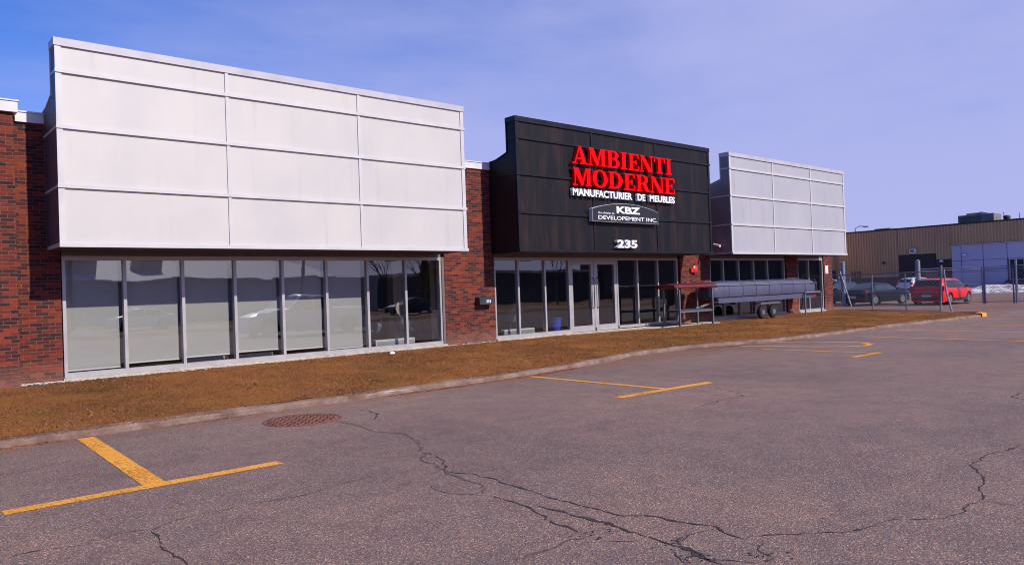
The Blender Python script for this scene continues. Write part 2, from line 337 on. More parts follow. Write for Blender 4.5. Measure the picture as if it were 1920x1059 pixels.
M['rim'] = pbr('alloy_rim', (.35, .36, .40), .35, metal=.7)
M['cg'] = pbr('tinted_car_glass', (.018, .024, .034), .06, var=.05, rvar=.02)
M['cgblue'] = pbr('sky_reflecting_car_glass', (.035, .055, .09), .3, spec=.3, var=.05, rvar=.02)
M['tail'] = pbr('tail_light_red', (.6, .01, .02), .2, var=.1)
M['head'] = pbr('head_light_lens', (.6, .62, .66), .15, var=.1)
M['plate'] = pbr('licence_plate', (.45, .50, .55), .5)
M['car_red'] = pbr('red_car_paint', (.80, .006, .008), .4, var=.03, coat=.3)
M['car_dark'] = pbr('dark_blue_car_paint', (.008, .011, .018), .45, var=.1, spec=.22)
M['car_white'] = pbr('silver_white_car_paint', (.58, .60, .70), .35, var=.05, coat=.6)
M['car_white2'] = pbr('white_truck_paint', (.8, .8, .82), .3, var=.03, coat=.5)
M['car_trim'] = pbr('black_car_trim', (.02, .02, .022), .6)
M['slate'] = pbr('slate_tarp', (.075, .08, .145), .6, var=.15, scale=2)
M['slate_light'] = pbr('slate_rail', (.16, .165, .24), .5)
M['maroon'] = pbr('maroon_tarp', (.14, .012, .022), .5, var=.2)
M['frame_grey'] = pbr('grey_tube', (.13, .13, .16), .5)
M['blue_bin'] = pbr('blue_plastic', (.015, .09, .62), .4)
M['chair'] = pbr('chair_fabric', (.035, .035, .07), .8)
M['chair_shell'] = pbr('chair_shell_grey', (.16, .18, .22), .5)
M['chrome'] = pbr('chrome', (.6, .6, .6), .25, metal=.9)
M['orange'] = pbr('orange_netting', (.85, .10, .01), .7)
M['bark'] = pbr('grey_bark', (.10, .08, .065), .9, bump=.6)
M['twig'] = pbr('bare_twig', (.09, .07, .06), .9)
M['evergreen'] = pbr('evergreen_needles', (.025, .04, .022), .9, var=.5, scale=4)
M['wallgrey'] = pbr('grey_block_wall', (.60, .57, .50), .85)
M['wallwhite'] = pbr('white_roof_fascia', (.80, .79, .80), .7)
M['pole'] = pbr('weathered_pole_wood', (.14, .11, .09), .9)
M['dirt'] = pbr('dirt_ground', (.26, .15, .10), .95, var=.4, scale=1.5, bump=.6, bscale=12)
M['litter'] = pbr('rusty_leaf_litter', (.34, .13, .06), .9, var=.5, scale=20)
M['roof'] = pbr('roof_gravel', (.25, .24, .24), .95)

# ------------------------------------------------------------------ ground
def sheet(name, poly, z, m, **kw): return MB().quad(*[(x, y, z) for x, y in poly]).build(name, m, **kw)
sheet('ground', [(-700, -700), (900, -700), (900, 800), (-700, 800)], -.012, M['dirt'], kind='structure')
sheet('parking_lot', [(-60, -9), (110, -9), (110, 120), (34, 120), (34, 16), (-60, 16)], 0, M['asphalt'], kind='structure')
sheet('far_road', [(-120, -24), (200, -24), (200, -15), (-120, -15)], -.004, M['asphalt'], kind='structure')
sheet('grass_verge', [(-120, -15), (200, -15), (200, -9), (-120, -9)], -.006, M['turf'], kind='structure')
sheet('far_verge', [(-120, -60), (200, -60), (200, -24), (-120, -24)], -.008, M['turf'], kind='structure')

# kerb path (front edge)
kp = [(-14, 11.05), (-4, 11.06), (1.4, 11.1), (3.6, 11.07), (6, 11.03), (8.8, 11.03), (10.3, 11.1), (11.6, 11.3), (13.1, 11.6), (14.3, 11.88), (15.3, 12.0), (16.6, 11.88), (17.8, 11.5), (19.2, 11.08), (21, 10.95),
      (24, 10.85), (27, 10.75), (30, 10.45), (32.5, 10.28), (33.8, 10.2)]
nose = [(34.4, 10.22), (34.8, 10.4), (35.0, 10.75)]
kp_fine = []
for (a, b), (c, d) in zip(kp+nose[:-1], (kp+nose)[1:]):
    k = max(1, int(math.hypot(c-a, d-b)/.35))
    for i in range(k): kp_fine.append((a+(c-a)*i/k, b+(d-b)*i/k))
kp_fine.append(nose[-1]); kp_fine += [(35.1, 11.5), (35.15, 13.5), (35.0, 16.0)]
def path_strip(mb, pts, prof, jit=.006):
    n = len(pts); rows = []
    for i, (x, y) in enumerate(pts):
        a = pts[max(0, i-1)]; c = pts[min(n-1, i+1)]; dx, dy = c[0]-a[0], c[1]-a[1]; l = math.hypot(dx, dy); nx, ny = -dy/l, dx/l
        j = random.uniform(-jit, jit); rows.append([(x+nx*(o+j), y+ny*(o+j), z+random.uniform(-jit, jit)*(z > .02)) for o, z in prof])
    k = len(prof)
    mb.add([p for r in rows for p in r], [(i*k+j, i*k+j+1, (i+1)*k+j+1, (i+1)*k+j) for i in range(n-1) for j in range(k-1)])
prof = [(-.01, -.01), (0, .06), (.02, .09), (.14, .108), (.16, .05)]
kb = MB(); nK = next(i for i, p in enumerate(kp_fine) if p[0] > 33.6)
path_strip(kb, kp_fine[:nK+1], prof); path_strip(kb, kp_fine[nK+8:], prof) if False else None
kb.build('kerb', M['kerb'], kind='structure')
kn = MB(); path_strip(kn, [p for p in kp_fine[nK:] if p[1] < 12 or p[0] < 34.9][:12], [(-.05, -.01), (-.04, .11), (.0, .15), (.22, .16), (.26, .05)], .012)
M['nose_yellow'] = pbr('yellow_kerb_paint', (.85, .33, .02), .7, var=.35, scale=9, bump=.6, bscale=30)
kn.build('kerb_nose', M['nose_yellow'], kind='structure')

# lawn: sloped sheet between kerb and building
def kerb_y(x):
    for (a, b), (c, d) in zip(kp, kp[1:]):
        if a <= x <= c: return b+(d-b)*(x-a)/(c-a)
    return 11.05 if x < -14 else 10.3+max(0, x-33.8)*.4
def lawn_z(x, y):
    y0 = kerb_y(x)+.15; f = min(1, max(0, (y-y0)/(16.6-y0)))
    return .105+.165*f**.8+.012*math.sin(x*1.7+y)*math.sin(y*2.3)
lw = MB(); nx, ny = 260, 40; vs = []
for i in range(nx+1):
    x = -14+49.1*i/nx
    for j in range(ny+1):
        y0 = kerb_y(x)+.155; y = y0+(16.75-y0)*j/ny
        vs.append((x, y, lawn_z(x, y)+random.uniform(-.006, .006)))
lw.add(vs, [(i*(ny+1)+j, (i+1)*(ny+1)+j, (i+1)*(ny+1)+j+1, i*(ny+1)+j+1) for i in range(nx) for j in range(ny)])
lw.build('lawn', M['turf'], kind='structure')

def blades(name, m, n, sampler, lmin, lmax, wid, zfn, label, cat):
    xs, ys = sampler(n); n = len(xs)
    zs = np.array([zfn(x, y) for x, y in zip(xs, ys)])
    l = rng.uniform(lmin, lmax, n); az = rng.uniform(0, 2*np.pi, n); lean = rng.uniform(.5, 1.45, n); tw = rng.uniform(0, 2*np.pi, n)
    dx, dy, dz = np.cos(az)*np.sin(lean), np.sin(az)*np.sin(lean), np.cos(lean)
    wx, wy = np.cos(tw)*wid, np.sin(tw)*wid
    V = np.zeros((n, 3, 3)); V[:, 0] = np.stack([xs-wx, ys-wy, zs-.004], 1); V[:, 1] = np.stack([xs+wx, ys+wy, zs-.004], 1); V[:, 2] = np.stack([xs+dx*l, ys+dy*l, zs+dz*l*.8], 1)
    me = bpy.data.meshes.new(name); me.vertices.add(3*n); me.loops.add(3*n); me.polygons.add(n)
    me.vertices.foreach_set('co', V.ravel()); me.loops.foreach_set('vertex_index', np.arange(3*n, dtype=np.int32))
    me.polygons.foreach_set('loop_start', np.arange(0, 3*n, 3, dtype=np.int32)); me.polygons.foreach_set('loop_total', np.full(n, 3, dtype=np.int32))
    me.update(calc_edges=True); me.materials.append(m)
    o = bpy.data.objects.new(name, me); COL.objects.link(o); return tag(o, label, cat, kind='stuff')
def s_lawn(n):
    x = np.concatenate([rng.uniform(-3, 14, int(n*.62)), rng.uniform(14, 35, n-int(n*.62))]); f = rng.uniform(0, 1, len(x)); e_ = rng.random(len(x)) < .035; f[e_] = rng.uniform(-.03, .01, e_.sum())*(np.sin(x[e_]*2.3)+np.sin(x[e_]*.9) > -.2)
    y0 = np.array([kerb_y(a)+.13 for a in x]); y = y0+(16.55-y0)*f
    pn = np.sin(x*2.1+1.3*np.sin(y*1.7))+np.sin(y*3.3+x*.7)+np.sin(x*5.3-y*2.9)*.6+rng.normal(0, .45, len(x))
    keep = (pn > -1.25) & ~((x > 16.6) & (x < 24.2) & (y > 16.0)); return x[keep], y[keep]
blades('dry_grass', M['blade'], 240000, s_lawn, .02, .065, .005, lawn_z, 'matted dry brown grass covering the strip between kerb and building', 'grass')
def s_dead(n):
    x = rng.uniform(-2, 34, n); y = np.array([kerb_y(a)+.2 for a in x])+rng.uniform(0, 5.0, n)**1.0; k = (y < 16.5) & (np.sin(x*1.3+y)+rng.normal(0, .6, n) > .2); return x[k], y[k]
blades('fallen_leaves', M['litter'], 9000, s_dead, .03, .08, .014, lambda x, y: lawn_z(x, y)+.012, 'curled brown leaf scraps scattered over the dry lawn', 'leaves')
def s_edge(n):
    x = np.concatenate([rng.uniform(-1, 12, n//2), 14+rng.normal(0, 5, n-n//2)]); y = np.array([kerb_y(a) for a in x])-np.abs(rng.normal(0, .07, n))-.005
    k = (np.sin(x*1.9)+np.sin(x*.73+1)+rng.normal(0, .5, n)) > .3; return x[k], y[k]
blades('leaf_litter', M['litter'], 16000, s_edge, .012, .04, .008, lambda x, y: .004, 'rusty leaf crumbs and dead grass swept along the kerb foot', 'leaf litter')
# concrete strip in front of the entrance, ledge under the windows
MB().add([(16.9, 16.95, .285), (16.7, 16.5, .285), (19.6, 16.25, .285), (24.0, 15.75, .285), (24.6, 16.95, .285),
          (16.9, 16.95, .05), (16.7, 16.5, .05), (19.6, 16.25, .05), (24.0, 15.75, .05), (24.6, 16.95, .05)],
         [(0, 1, 2, 3, 4), (5, 9, 8, 7, 6), (0, 5, 6, 1), (1, 6, 7, 2), (2, 7, 8, 3), (3, 8, 9, 4), (4, 9, 5, 0)]).build('entrance_walkway', M['concrete'], kind='structure')
pb = MB()
for i in range(1500):
    x = random.choice([random.uniform(2.35, 13.9), random.uniform(2.35, 7.5)]); y = 16.6-abs(random.gauss(0, .09)); r = random.uniform(.008, .024)
    z = lawn_z(x, y)+r*.5; a = random.uniform(0, 6.28); c, s = math.cos(a)*r, math.sin(a)*r
    pb.add([(x+c*1.3, y+s*1.3, z), (x-s, y+c, z), (x-c*1.3, y-s*1.3, z), (x+s, y-c, z), (x, y, z+r*.7), (x, y, z-r*.7)],
           [(0, 1, 4), (1, 2, 4), (2, 3, 4), (3, 0, 4), (1, 0, 5), (2, 1, 5), (3, 2, 5), (0, 3, 5)])
pb.build('pebbles', M['stone'], kind='stuff', label='pale pebbles and concrete crumbs along the foot of the wall', cat='pebbles')
t = MB().add([(9.95, 15.93, .25), (10.1, 15.9, .25), (10.16, 16.02, .25), (10.0, 16.06, .25), (9.98, 15.96, .31), (10.09, 15.94, .32), (10.11, 16.01, .31), (10.0, 16.03, .30)],
     [(0, 1, 5, 4), (1, 2, 6, 5), (2, 3, 7, 6), (3, 0, 4, 7), (4, 5, 6, 7), (3, 2, 1, 0)])
t.build('white_stone', M['whiteplastic'], bevel=.02, label='lone white stone lying in the dry grass below the windows', cat='stone')
MB().obox((2.78, 16.42, .235), (.42, .05, 0), (-.012, .1, 0), (0, 0, .035)).build('edging_board', M['dark_base'], bevel=.008, label='dark edging board lying on the ground at the foot of the left brick wall', cat='board')

# markings
def stripe(pts, w=.055, z=.004):
    mb = MB(); p = [Vector((a, b, 0)) for a, b in pts]; L_, R_ = [], []
    n = len(p)
    for i in range(n):
        d = (p[min(i+1, n-1)]-p[max(i-1, 0)]).normalized(); q = Vector((-d.y, d.x, 0)); j = random.uniform(-.004, .004)
        L_.append(p[i]+q*(w+j)); R_.append(p[i]-q*(w+j))
    mb.add([(v.x, v.y, z) for v in L_+R_], [(i, i+1, n+i+1, n+i) for i in range(n-1)]); return mb
def sub(a, b, k=24): return [(a[0]+(b[0]-a[0])*i/k, a[1]+(b[1]-a[1])*i/k) for i in range(k+1)]
def tee(name, parts, lab):
    mb = MB()
    for pts, w, z in parts:
        s_ = stripe(pts, w, z); mb.add(s_.v, s_.f)
    mb.build(name, M['paint'], kind='structure', label=lab)
tee('parking_line', [(sub((.93, 7.58), (3.34, 7.55)), .085, .004), (sub((2.26, 11.0), (2.13, 7.635)), .10, .0045)], 'near T-shaped yellow parking line')
tee('parking_line', [(sub((8.86, 7.68), (11.15, 7.57)), .09, .004), (sub((10.07, 11.0), (10.05, 7.69)), .06, .0045)], 'middle T-shaped yellow parking line')
tee('parking_line', [(sub((16.35, 7.42), (17.62, 7.40)), .09, .004), (sub((17.36, 10.2), (17.45, 7.45)), .05, .0045)], 'far yellow parking line corner')
for x0, y0, x1, y1 in [(22.35, 9.9, 21.75, 4.5), (25.35, 10.1, 24.95, 4.5), (28.5, 10.0, 28.7, 4.5), (32.5, 9.6, 32.6, 5.0)]:
    tee('parking_line', [(sub((x0, y0), (x1, y1)), .05, .004)], 'thin yellow stall line')
tee('parking_line', [(sub((35.6, 12.2), (37.6, 10.6)), .06, .004)], 'yellow line beyond the kerb nose')

# cracks: pixel-measured polylines on the ground
def gp(u, v):
    d = Fv+Rv*((u-960)/FPX)-Uv*((v-529.5)/FPX); k = -1.7/d.z; return (d.x*k, d.y*k)
ck = [([(655, 768), (690, 769), (708, 777), (700, 786)], .012, 0), ([(625, 788), (665, 796), (700, 808), (760, 813), (785, 827), (790, 842), (800, 850), (788, 858), (820, 875), (835, 884), (868, 897), (905, 911), (902, 928)], .017, 1),
      ([(800, 848), (820, 857), (835, 872), (835, 884)], .008, 0), ([(835, 884), (885, 888), (935, 901), (960, 909), (1000, 922), (1040, 935), (1110, 952), (1170, 967), (1240, 970), (1300, 982), (1345, 988), (1380, 1006), (1400, 1012)], .010, 0),
      ([(902, 928), (940, 934), (985, 948), (1022, 973), (1070, 990), (1100, 1000)], .010, 0), ([(800, 905), (810, 915), (830, 922), (860, 926), (902, 928)], .006, 0),
      ([(1000, 947), (1060, 960), (1110, 974), (1150, 985), (1180, 997), (1215, 1006), (1250, 1018), (1300, 1033), (1330, 1050), (1360, 1060)], .012, 0),
      ([(955, 1050), (990, 1040), (1030, 1030), (1065, 1013), (1100, 1005)], .012, 1), ([(1270, 1018), (1290, 1003), (1330, 992)], .006, 0),
      ([(1300, 1033), (1330, 1050), (1370, 1050), (1420, 1056)], .010, 0), ([(1260, 1030), (1275, 1046), (1290, 1059)], .008, 0),
      ([(0, 1050), (60, 1034), (110, 1027), (155, 1022)], .007, 0), ([(155, 1022), (200, 1006), (250, 996), (285, 993), (325, 976), (370, 965), (430, 954), (490, 941), (560, 930), (610, 915), (680, 896), (730, 884)], .0045, 0),
      ([(285, 993), (300, 1010), (305, 1030), (325, 1038), (345, 1050), (355, 1062)], .008, 0),
      ([(1920, 832), (1890, 844), (1850, 853), (1818, 872), (1832, 884), (1846, 900), (1836, 915), (1845, 930), (1838, 938), (1812, 958), (1770, 972), (1730, 973), (1690, 974), (1650, 980), (1620, 991), (1560, 998), (1480, 1001), (1400, 1007)], .008, 0),
      ([(1845, 938), (1880, 945), (1920, 952)], .004, 0), ([(1290, 768), (1330, 757), (1360, 748), (1396, 742), (1380, 735), (1340, 727)], .010, 0), ([(1920, 735), (1895, 744), (1920, 750)], .012, 0),
      ([(1110, 1006), (1150, 1015), (1200, 1012)], .004, 0), ([(1430, 1010), (1420, 1030), (1450, 1045), (1440, 1062)], .006, 0), ([(700, 852), (745, 842), (790, 857)], .003, 0)]
ring = [gp(*p) for p in [(1400, 643), (1440, 641.5), (1500, 640.5), (1560, 641), (1600, 641.5), (1622, 643), (1633, 645.5), (1622, 648), (1590, 649.5), (1540, 650), (1480, 649.5), (1430, 649), (1390, 648.5)]]
tee('painted_symbol', [(ring, .075, .004)], 'looping yellow painted symbol')
cr = MB()
for pts, w, sand in ck:
    g = [Vector((*gp(*p), 0)) for p in pts]; fine = [g[0]]
    for a, b in zip(g, g[1:]):
        l = (b-a).length; k = max(2, int(l/.045)); q = (b-a).normalized(); nn = Vector((-q.y, q.x, 0)); off = 0
        for i in range(1, k+1):
            off = off*.6+random.gauss(0, .011); fine.append(a+(b-a)*i/k+nn*off*(i < k)+q*random.gauss(0, .006)*(i < k))
    n = len(fine); vs = []
    for i, p in enumerate(fine):
        d = (fine[min(i+1, n-1)]-fine[max(i-1, 0)]); d = d.normalized() if d.length > 1e-6 else Vector((1, 0, 0)); q = Vector((-d.y, d.x, 0))
        ww = w*(1.05 if w > .011 else .85)*(.25+abs(random.gauss(.55, .4)))*min(1, (i+1)/4, (n-i)/4)
        if random.random() < .07: ww *= random.uniform(1.5, 2.6)
        if random.random() < .10: ww *= .15
        vs += [(p.x+q.x*ww, p.y+q.y*ww, .003), (p.x-q.x*ww, p.y-q.y*ww, .003)]
    for p in fine[::2]:
        if random.random() < .55:
            q_ = p+Vector((random.gauss(0, w*1.6), random.gauss(0, w*1.6), 0)); rr = random.uniform(.002, .007); cr.cur = random.choice((0, 1))
            cr.add([(q_.x+rr*math.cos(k*1.26)*random.uniform(.6, 1.3), q_.y+rr*math.sin(k*1.26)*random.uniform(.6, 1.3), .0032) for k in range(5)], [tuple(range(5))])
    cr.cur = sand; cr.add(vs, [(2*i, 2*i+1, 2*i+3, 2*i+2) for i in range(n-1)])
cr.cur = 0
for u, v, n_ in [(1265, 1018, 26), (1310, 1045, 26), (1100, 1003, 12), (1130, 985, 10), (1440, 1040, 16)]:
    x, y = gp(u, v)
    for i in range(n_):
        a, b, r = x+random.gauss(0, .07), y+random.gauss(0, .05), random.uniform(.004, .016)
        cr.add([(a+r*math.cos(k*1.05)*random.uniform(.5, 1.2), b+r*math.sin(k*1.05)*random.uniform(.5, 1.2), .0031+i*.00001) for k in range(6)], [tuple(range(6))])
cr.build('asphalt_cracks', [M['crack'], M['sand']], kind='structure')

# manhole
mh = thing('drain_cover', (4.74, 9.93, 0), 'round rusty iron drain cover set in the asphalt near the kerb', 'drain cover')
MB().lathe([(.54, -.004), (.54, .005), (.50, .007), (.50, -.002)], (4.74, 9.93, 0), n=40).build('rim', M['rust_dark'], mh)
dm = MB().lathe([(.48, -.003), (.48, .006)], (4.74, 9.93, 0), n=40)
for i in range(-8, 9):
    x = i*.054; h = math.sqrt(.46**2-x*x); dm.box(4.74+x-.015, 4.74+x+.015, 9.93-h, 9.93+h, .005, .014)
for i in range(-4, 5):
    y = i*.1; h = math.sqrt(.455**2-y*y); dm.box(4.74-h, 4.74+h, 9.93+y-.012, 9.93+y+.012, .005, .0125)
dm.build('grate', M['rust'], mh)

# ------------------------------------------------------------------ building
bld = thing('commercial_building', (18, 16.65, 0), 'low red brick showroom building with three boxed-out fascias over shop windows', 'building')
YB, YB2 = 16.65, 16.98
w = MB()
def wallseg(x0, x1, z0, z1, y0=YB): MB().box(x0, x1, y0, YB2, z0, z1).build('brick_wall', M['brick'], bld)
wallseg(2.33, 3.07, .02, 5.2); wallseg(12.22, 14.0, .02, 5.2); wallseg(22.92, 24.82, .02, 5.2); wallseg(30.58, 31.58, .02, 5.2); wallseg(33.98, 34.8, .02, 5.2)
for a, b in ((3.07, 12.22), (14.0, 22.92), (24.82, 30.58), (31.58, 33.98)): wallseg(a, b, 2.80, 5.2)
w.box(34.6, 34.8, YB2, 60, .02, 5.2)
w.build('rear_wall', M['brick'], bld)
p = MB(); p.box(-14, 2.33, 16.35, 17.3, .02, 5.30); p.build('brick_pier', M['brick'], bld)
c = MB(); c.box(-14.1, 2.39, 16.27, 17.4, 5.302, 5.50); c.box(-14.1, 2.41, 16.25, 17.42, 5.50, 5.525)
c.box(2.39, 34.88, 16.60, 17.05, 5.202, 5.385); c.box(2.39, 34.9, 16.58, 17.08, 5.385, 5.41); c.build('cap_flashing', M['flashing'], bld)
MB().box(2.0, 34.7, 17.1, 60, 5.0, 5.15).build('roof', M['roof'], bld)
# ledges below windows
l = MB()
for a, b in ((3.07, 12.22), (14.0, 17.1), (24.82, 30.58), (31.58, 33.98)): l.box(a, b, 16.60, 17.0, .0, .325)
l.box(17.1, 22.92, 16.62, 17.0, 0, .30); l.build('window_ledge', M['concrete'], bld)
# interior
i_ = MB(); i_.box(2.4, 34.5, 23.9, 24.0, .3, 2.78); i_.box(2.3, 2.4, 17.0, 24, .3, 2.78); i_.box(34.5, 34.58, 17, 24, .3, 2.78)
for x in (12.9, 23.8, 31.0): i_.box(x, x+.12, 17.0, 23.9, .3, 2.78)
i_.build('interior_walls', M['interior'], bld)
MB().box(2.3, 34.58, YB2, 24, .2, .31).build('interior_floor', M['carpet'], bld)
MB().box(2.3, 34.58, YB2, 24, 2.782, 2.9).build('interior_ceiling', M['interior'], bld)
ip = MB(); ip.box(11.55, 11.85, 18.2, 18.5, .31, 2.78); ip.box(12.15, 12.22, 17.05, 17.25, .31, 2.78); ip.build('interior_post', M['cream'], bld)

YF, YG = 16.70, 16.755
def windows(xs, doors=(), name='window'):
    x0, x1 = xs[0], xs[-1]
    fr = MB(); fr.box(x0, x1, YF-.015, YG+.09, 2.605, 2.69); fr.box(x0, x0+.06, YF-.01, YG+.09, .41, 2.605); fr.box(x1-.06, x1, YF-.01, YG+.09, .41, 2.605)
    spans = list(zip(xs, xs[1:])); runs = []; cur = None
    for k, (a, b) in enumerate(spans):
        if k in doors:
            if cur: runs.append(cur); cur = None
        else: cur = (cur[0] if cur else a, b)
    if cur: runs.append(cur)
    for a, b in runs: fr.box(a, b, YF-.02, YG+.09, .326, .41)
    for x in xs[1:-1]: fr.box(x-.032, x+.032, YF, YG+.085, .41 if True else .3, 2.605)
    o = fr.build('window_frame', M['alu'], bld)
    MB().box(x0, x1, YF+.0, YG+.1, 2.692, 2.798).build('window_header', M['alu_dark'], bld)
    for k, (a, b) in enumerate(spans):
        if k in doors: continue
        j = random.uniform(-.0035, .0035)
        MB().quad((a+.03, YG+j, .40), (b-.03, YG-j, .40), (b-.03, YG-j*.5, 2.61), (a+.03, YG+j*.6, 2.61)).build('window_pane', M['glass'], o, recalc=False)
    return o
W1 = [3.10, 4.22, 5.36, 6.48, 7.60, 8.72, 9.86, 11.0, 12.14]
windows(W1)
MB().box(12.14, 12.22, 16.66, 16.85, .326, 2.69).build('window_jamb', M['alu_dark'], bld)
W2 = [14.02, 14.98, 16.08, 17.14, 18.32, 19.46, 20.54, 21.67, 22.82]
windows(W2, doors=(3, 4))
for k, (a, b) in enumerate(((17.18, 18.28), (18.36, 19.42))):
    d = MB(); d.box(a, a+.12, YF+.01, YG+.05, .31, 2.60); d.box(b-.12, b, YF+.01, YG+.05, .31, 2.60); d.box(a+.12, b-.12, YF+.01, YG+.05, 2.47, 2.60); d.box(a+.12, b-.12, YF+.01, YG+.05, .31, .50)
    o = d.build('glass_door', M['alu'], bld)
    MB().quad((a+.11, YG, .49), (b-.11, YG, .49), (b-.11, YG, 2.48), (a+.11, YG, 2.48)).build('door_pane', M['glass'], o, recalc=False)
    hx = b-.07 if k == 0 else a+.07
    MB().tube([(hx, YF+.01, 1.05), (hx, YF-.07, 1.09), (hx, YF-.07, 2.0), (hx, YF+.01, 2.04)], .016).build('door_handle', M['charcoal'], o, smooth=True)
windows([24.86, 25.82, 26.92, 28.04, 29.13, 30.50]); windows([31.62, 32.66, 33.94])

# fascia boxes
ZR = [2.79, 3.873, 4.943, 5.952, 6.50]
def fascia(x0, x1, pan, trim, capm, sidem):
    Y0 = 15.45; D = (x1-x0)/3
    prof_ = [(Y0, 2.79), (Y0, 6.50), (15.80, 6.50), (15.80, 5.56), (16.0, 5.50), (16.3, 5.415), (16.645, 5.39), (16.645, 2.79)]
    core = MB()
    core.prism([(y, z) for y, z in prof_], lambda a, b, d: (d, a, b), x0, x1)
    root = core.build('fascia_box', pan, bld)
    g = .03
    for r in range(4):
        for c_ in range(3):
            a, b = x0+c_*D+(.03 if c_ else .04), x0+(c_+1)*D-(.03 if c_ < 2 else .04)
            MB().box(a, b, Y0-.006, Y0-.0005, ZR[r]+.03+.02*(r == 0), ZR[r+1]-.03).build('cladding_panel', pan, root)
    tr = MB()
    for k in range(4):
        x = x0+k*D; hw = .034 if 0 < k < 3 else .05; xx = min(max(x, x0+hw-.012), x1-hw+.012)
        tr.box(xx-hw, xx+hw, Y0-g, Y0-.001, 2.84, 6.40)
    for k, z in enumerate(ZR[1:4]): tr.box(x0-.02, x1+.03, Y0-g-.020, Y0-.0005, z-.032, z+.032)
    tr.box(x0-.02, x1+.03, Y0-g-.03, Y0+.02, 2.775, 2.845)
    for z in ZR[1:3]: tr.box(x0-.018, x0-.001, Y0, 16.6, z-.02, z+.02)
    tr.box(x0-.018, x0-.001, Y0, 15.78, ZR[3]-.02, ZR[3]+.02)
    tr.build('cladding_rail', trim, root)
    cp = MB(); cp.box(x0-.035, x1+.035, Y0-.045, 15.84, 6.405, 6.415); cp.box(x0-.03, x1+.03, Y0-.04, Y0-.024, 6.415, 6.535); cp.box(x0-.03, x0-.004, Y0-.024, 15.835, 6.40, 6.535)
    cp.box(x0-.03, x1+.03, Y0-.04, 15.84, 6.535, 6.548)
    sp_ = [(15.81, 5.57), (16.0, 5.51), (16.3, 5.425), (16.6, 5.40)]
    for (a, b), (c2, d2) in zip(sp_, sp_[1:]):
        cp.prism([(a, b), (c2, d2), (c2, d2+.03), (a, b+.03)], lambda p, q, d: (d, p, q), x0-.03, x1+.03)
    cp.box(x0-.025, x0-.002, 15.79, 15.83, 5.56, 6.40)
    cp.build('cap_trim', capm, root)
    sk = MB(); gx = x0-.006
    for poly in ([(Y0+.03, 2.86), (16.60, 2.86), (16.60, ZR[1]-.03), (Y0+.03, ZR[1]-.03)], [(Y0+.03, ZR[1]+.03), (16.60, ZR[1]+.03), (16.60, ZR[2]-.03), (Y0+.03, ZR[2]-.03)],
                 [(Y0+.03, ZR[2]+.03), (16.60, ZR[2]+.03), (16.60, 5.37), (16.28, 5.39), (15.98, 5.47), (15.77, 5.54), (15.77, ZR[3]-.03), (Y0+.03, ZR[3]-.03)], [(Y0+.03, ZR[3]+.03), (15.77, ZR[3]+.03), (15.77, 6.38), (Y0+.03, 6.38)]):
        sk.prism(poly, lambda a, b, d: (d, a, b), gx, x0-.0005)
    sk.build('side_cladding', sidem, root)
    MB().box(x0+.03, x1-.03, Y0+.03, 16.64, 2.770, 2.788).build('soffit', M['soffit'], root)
    return root
f1 = fascia(2.86, 12.08, M['white_panel'], M['white_trim'], M['grey_flash'], M['side_shade_dark']); f1['label'] = 'large white metal fascia box above the left windows'
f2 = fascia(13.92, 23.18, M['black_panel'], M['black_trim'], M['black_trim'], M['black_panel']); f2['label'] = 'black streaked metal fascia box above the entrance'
f3 = fascia(24.48, 33.68, M['silver_panel'], M['white_trim'], M['grey_flash'], M['side_shade_mauve']); f3['label'] = 'pale grey metal fascia box at the right end'

# ------------------------------------------------------------------ signs
YS = 15.428   # face of rails
def text_obj(s, x0, x1, z0, z1, yb, depth, m, parent, name='letters', bold=.0, side=None, shear=0):
    cu = bpy.data.curves.new(name, 'FONT'); cu.body = s; cu.size = 1; cu.offset = bold; cu.extrude = .5; cu.resolution_u = 4; cu.shear = shear
    o = bpy.data.objects.new(name, cu); COL.objects.link(o); dg = bpy.context.evaluated_depsgraph_get()
    me = bpy.data.meshes.new_from_object(o.evaluated_get(dg)); bpy.data.objects.remove(o)
    n = len(me.vertices); co = np.zeros(n*3); me.vertices.foreach_get('co', co); co = co.reshape(n, 3)
    mn, mxx = co.min(0), co.max(0); q = np.zeros_like(co)
    q[:, 0] = x0+(co[:, 0]-mn[0])/(mxx[0]-mn[0])*(x1-x0); q[:, 2] = z0+(co[:, 1]-mn[1])/(mxx[1]-mn[1])*(z1-z0); q[:, 1] = yb-depth*(co[:, 2]-mn[2])/(mxx[2]-mn[2])
    me.materials.clear(); me.materials.append(m)
    if side: me.materials.append(side)
    off = worldloc(parent); q -= np.array(off); me.vertices.foreach_set('co', q.ravel()); me.update()
    if side:
        for p in me.polygons: p.material_index = 0 if abs(p.normal.y) > .7 else 1
    ob = bpy.data.objects.new(name, me); COL.objects.link(ob); ob.parent = parent; return ob

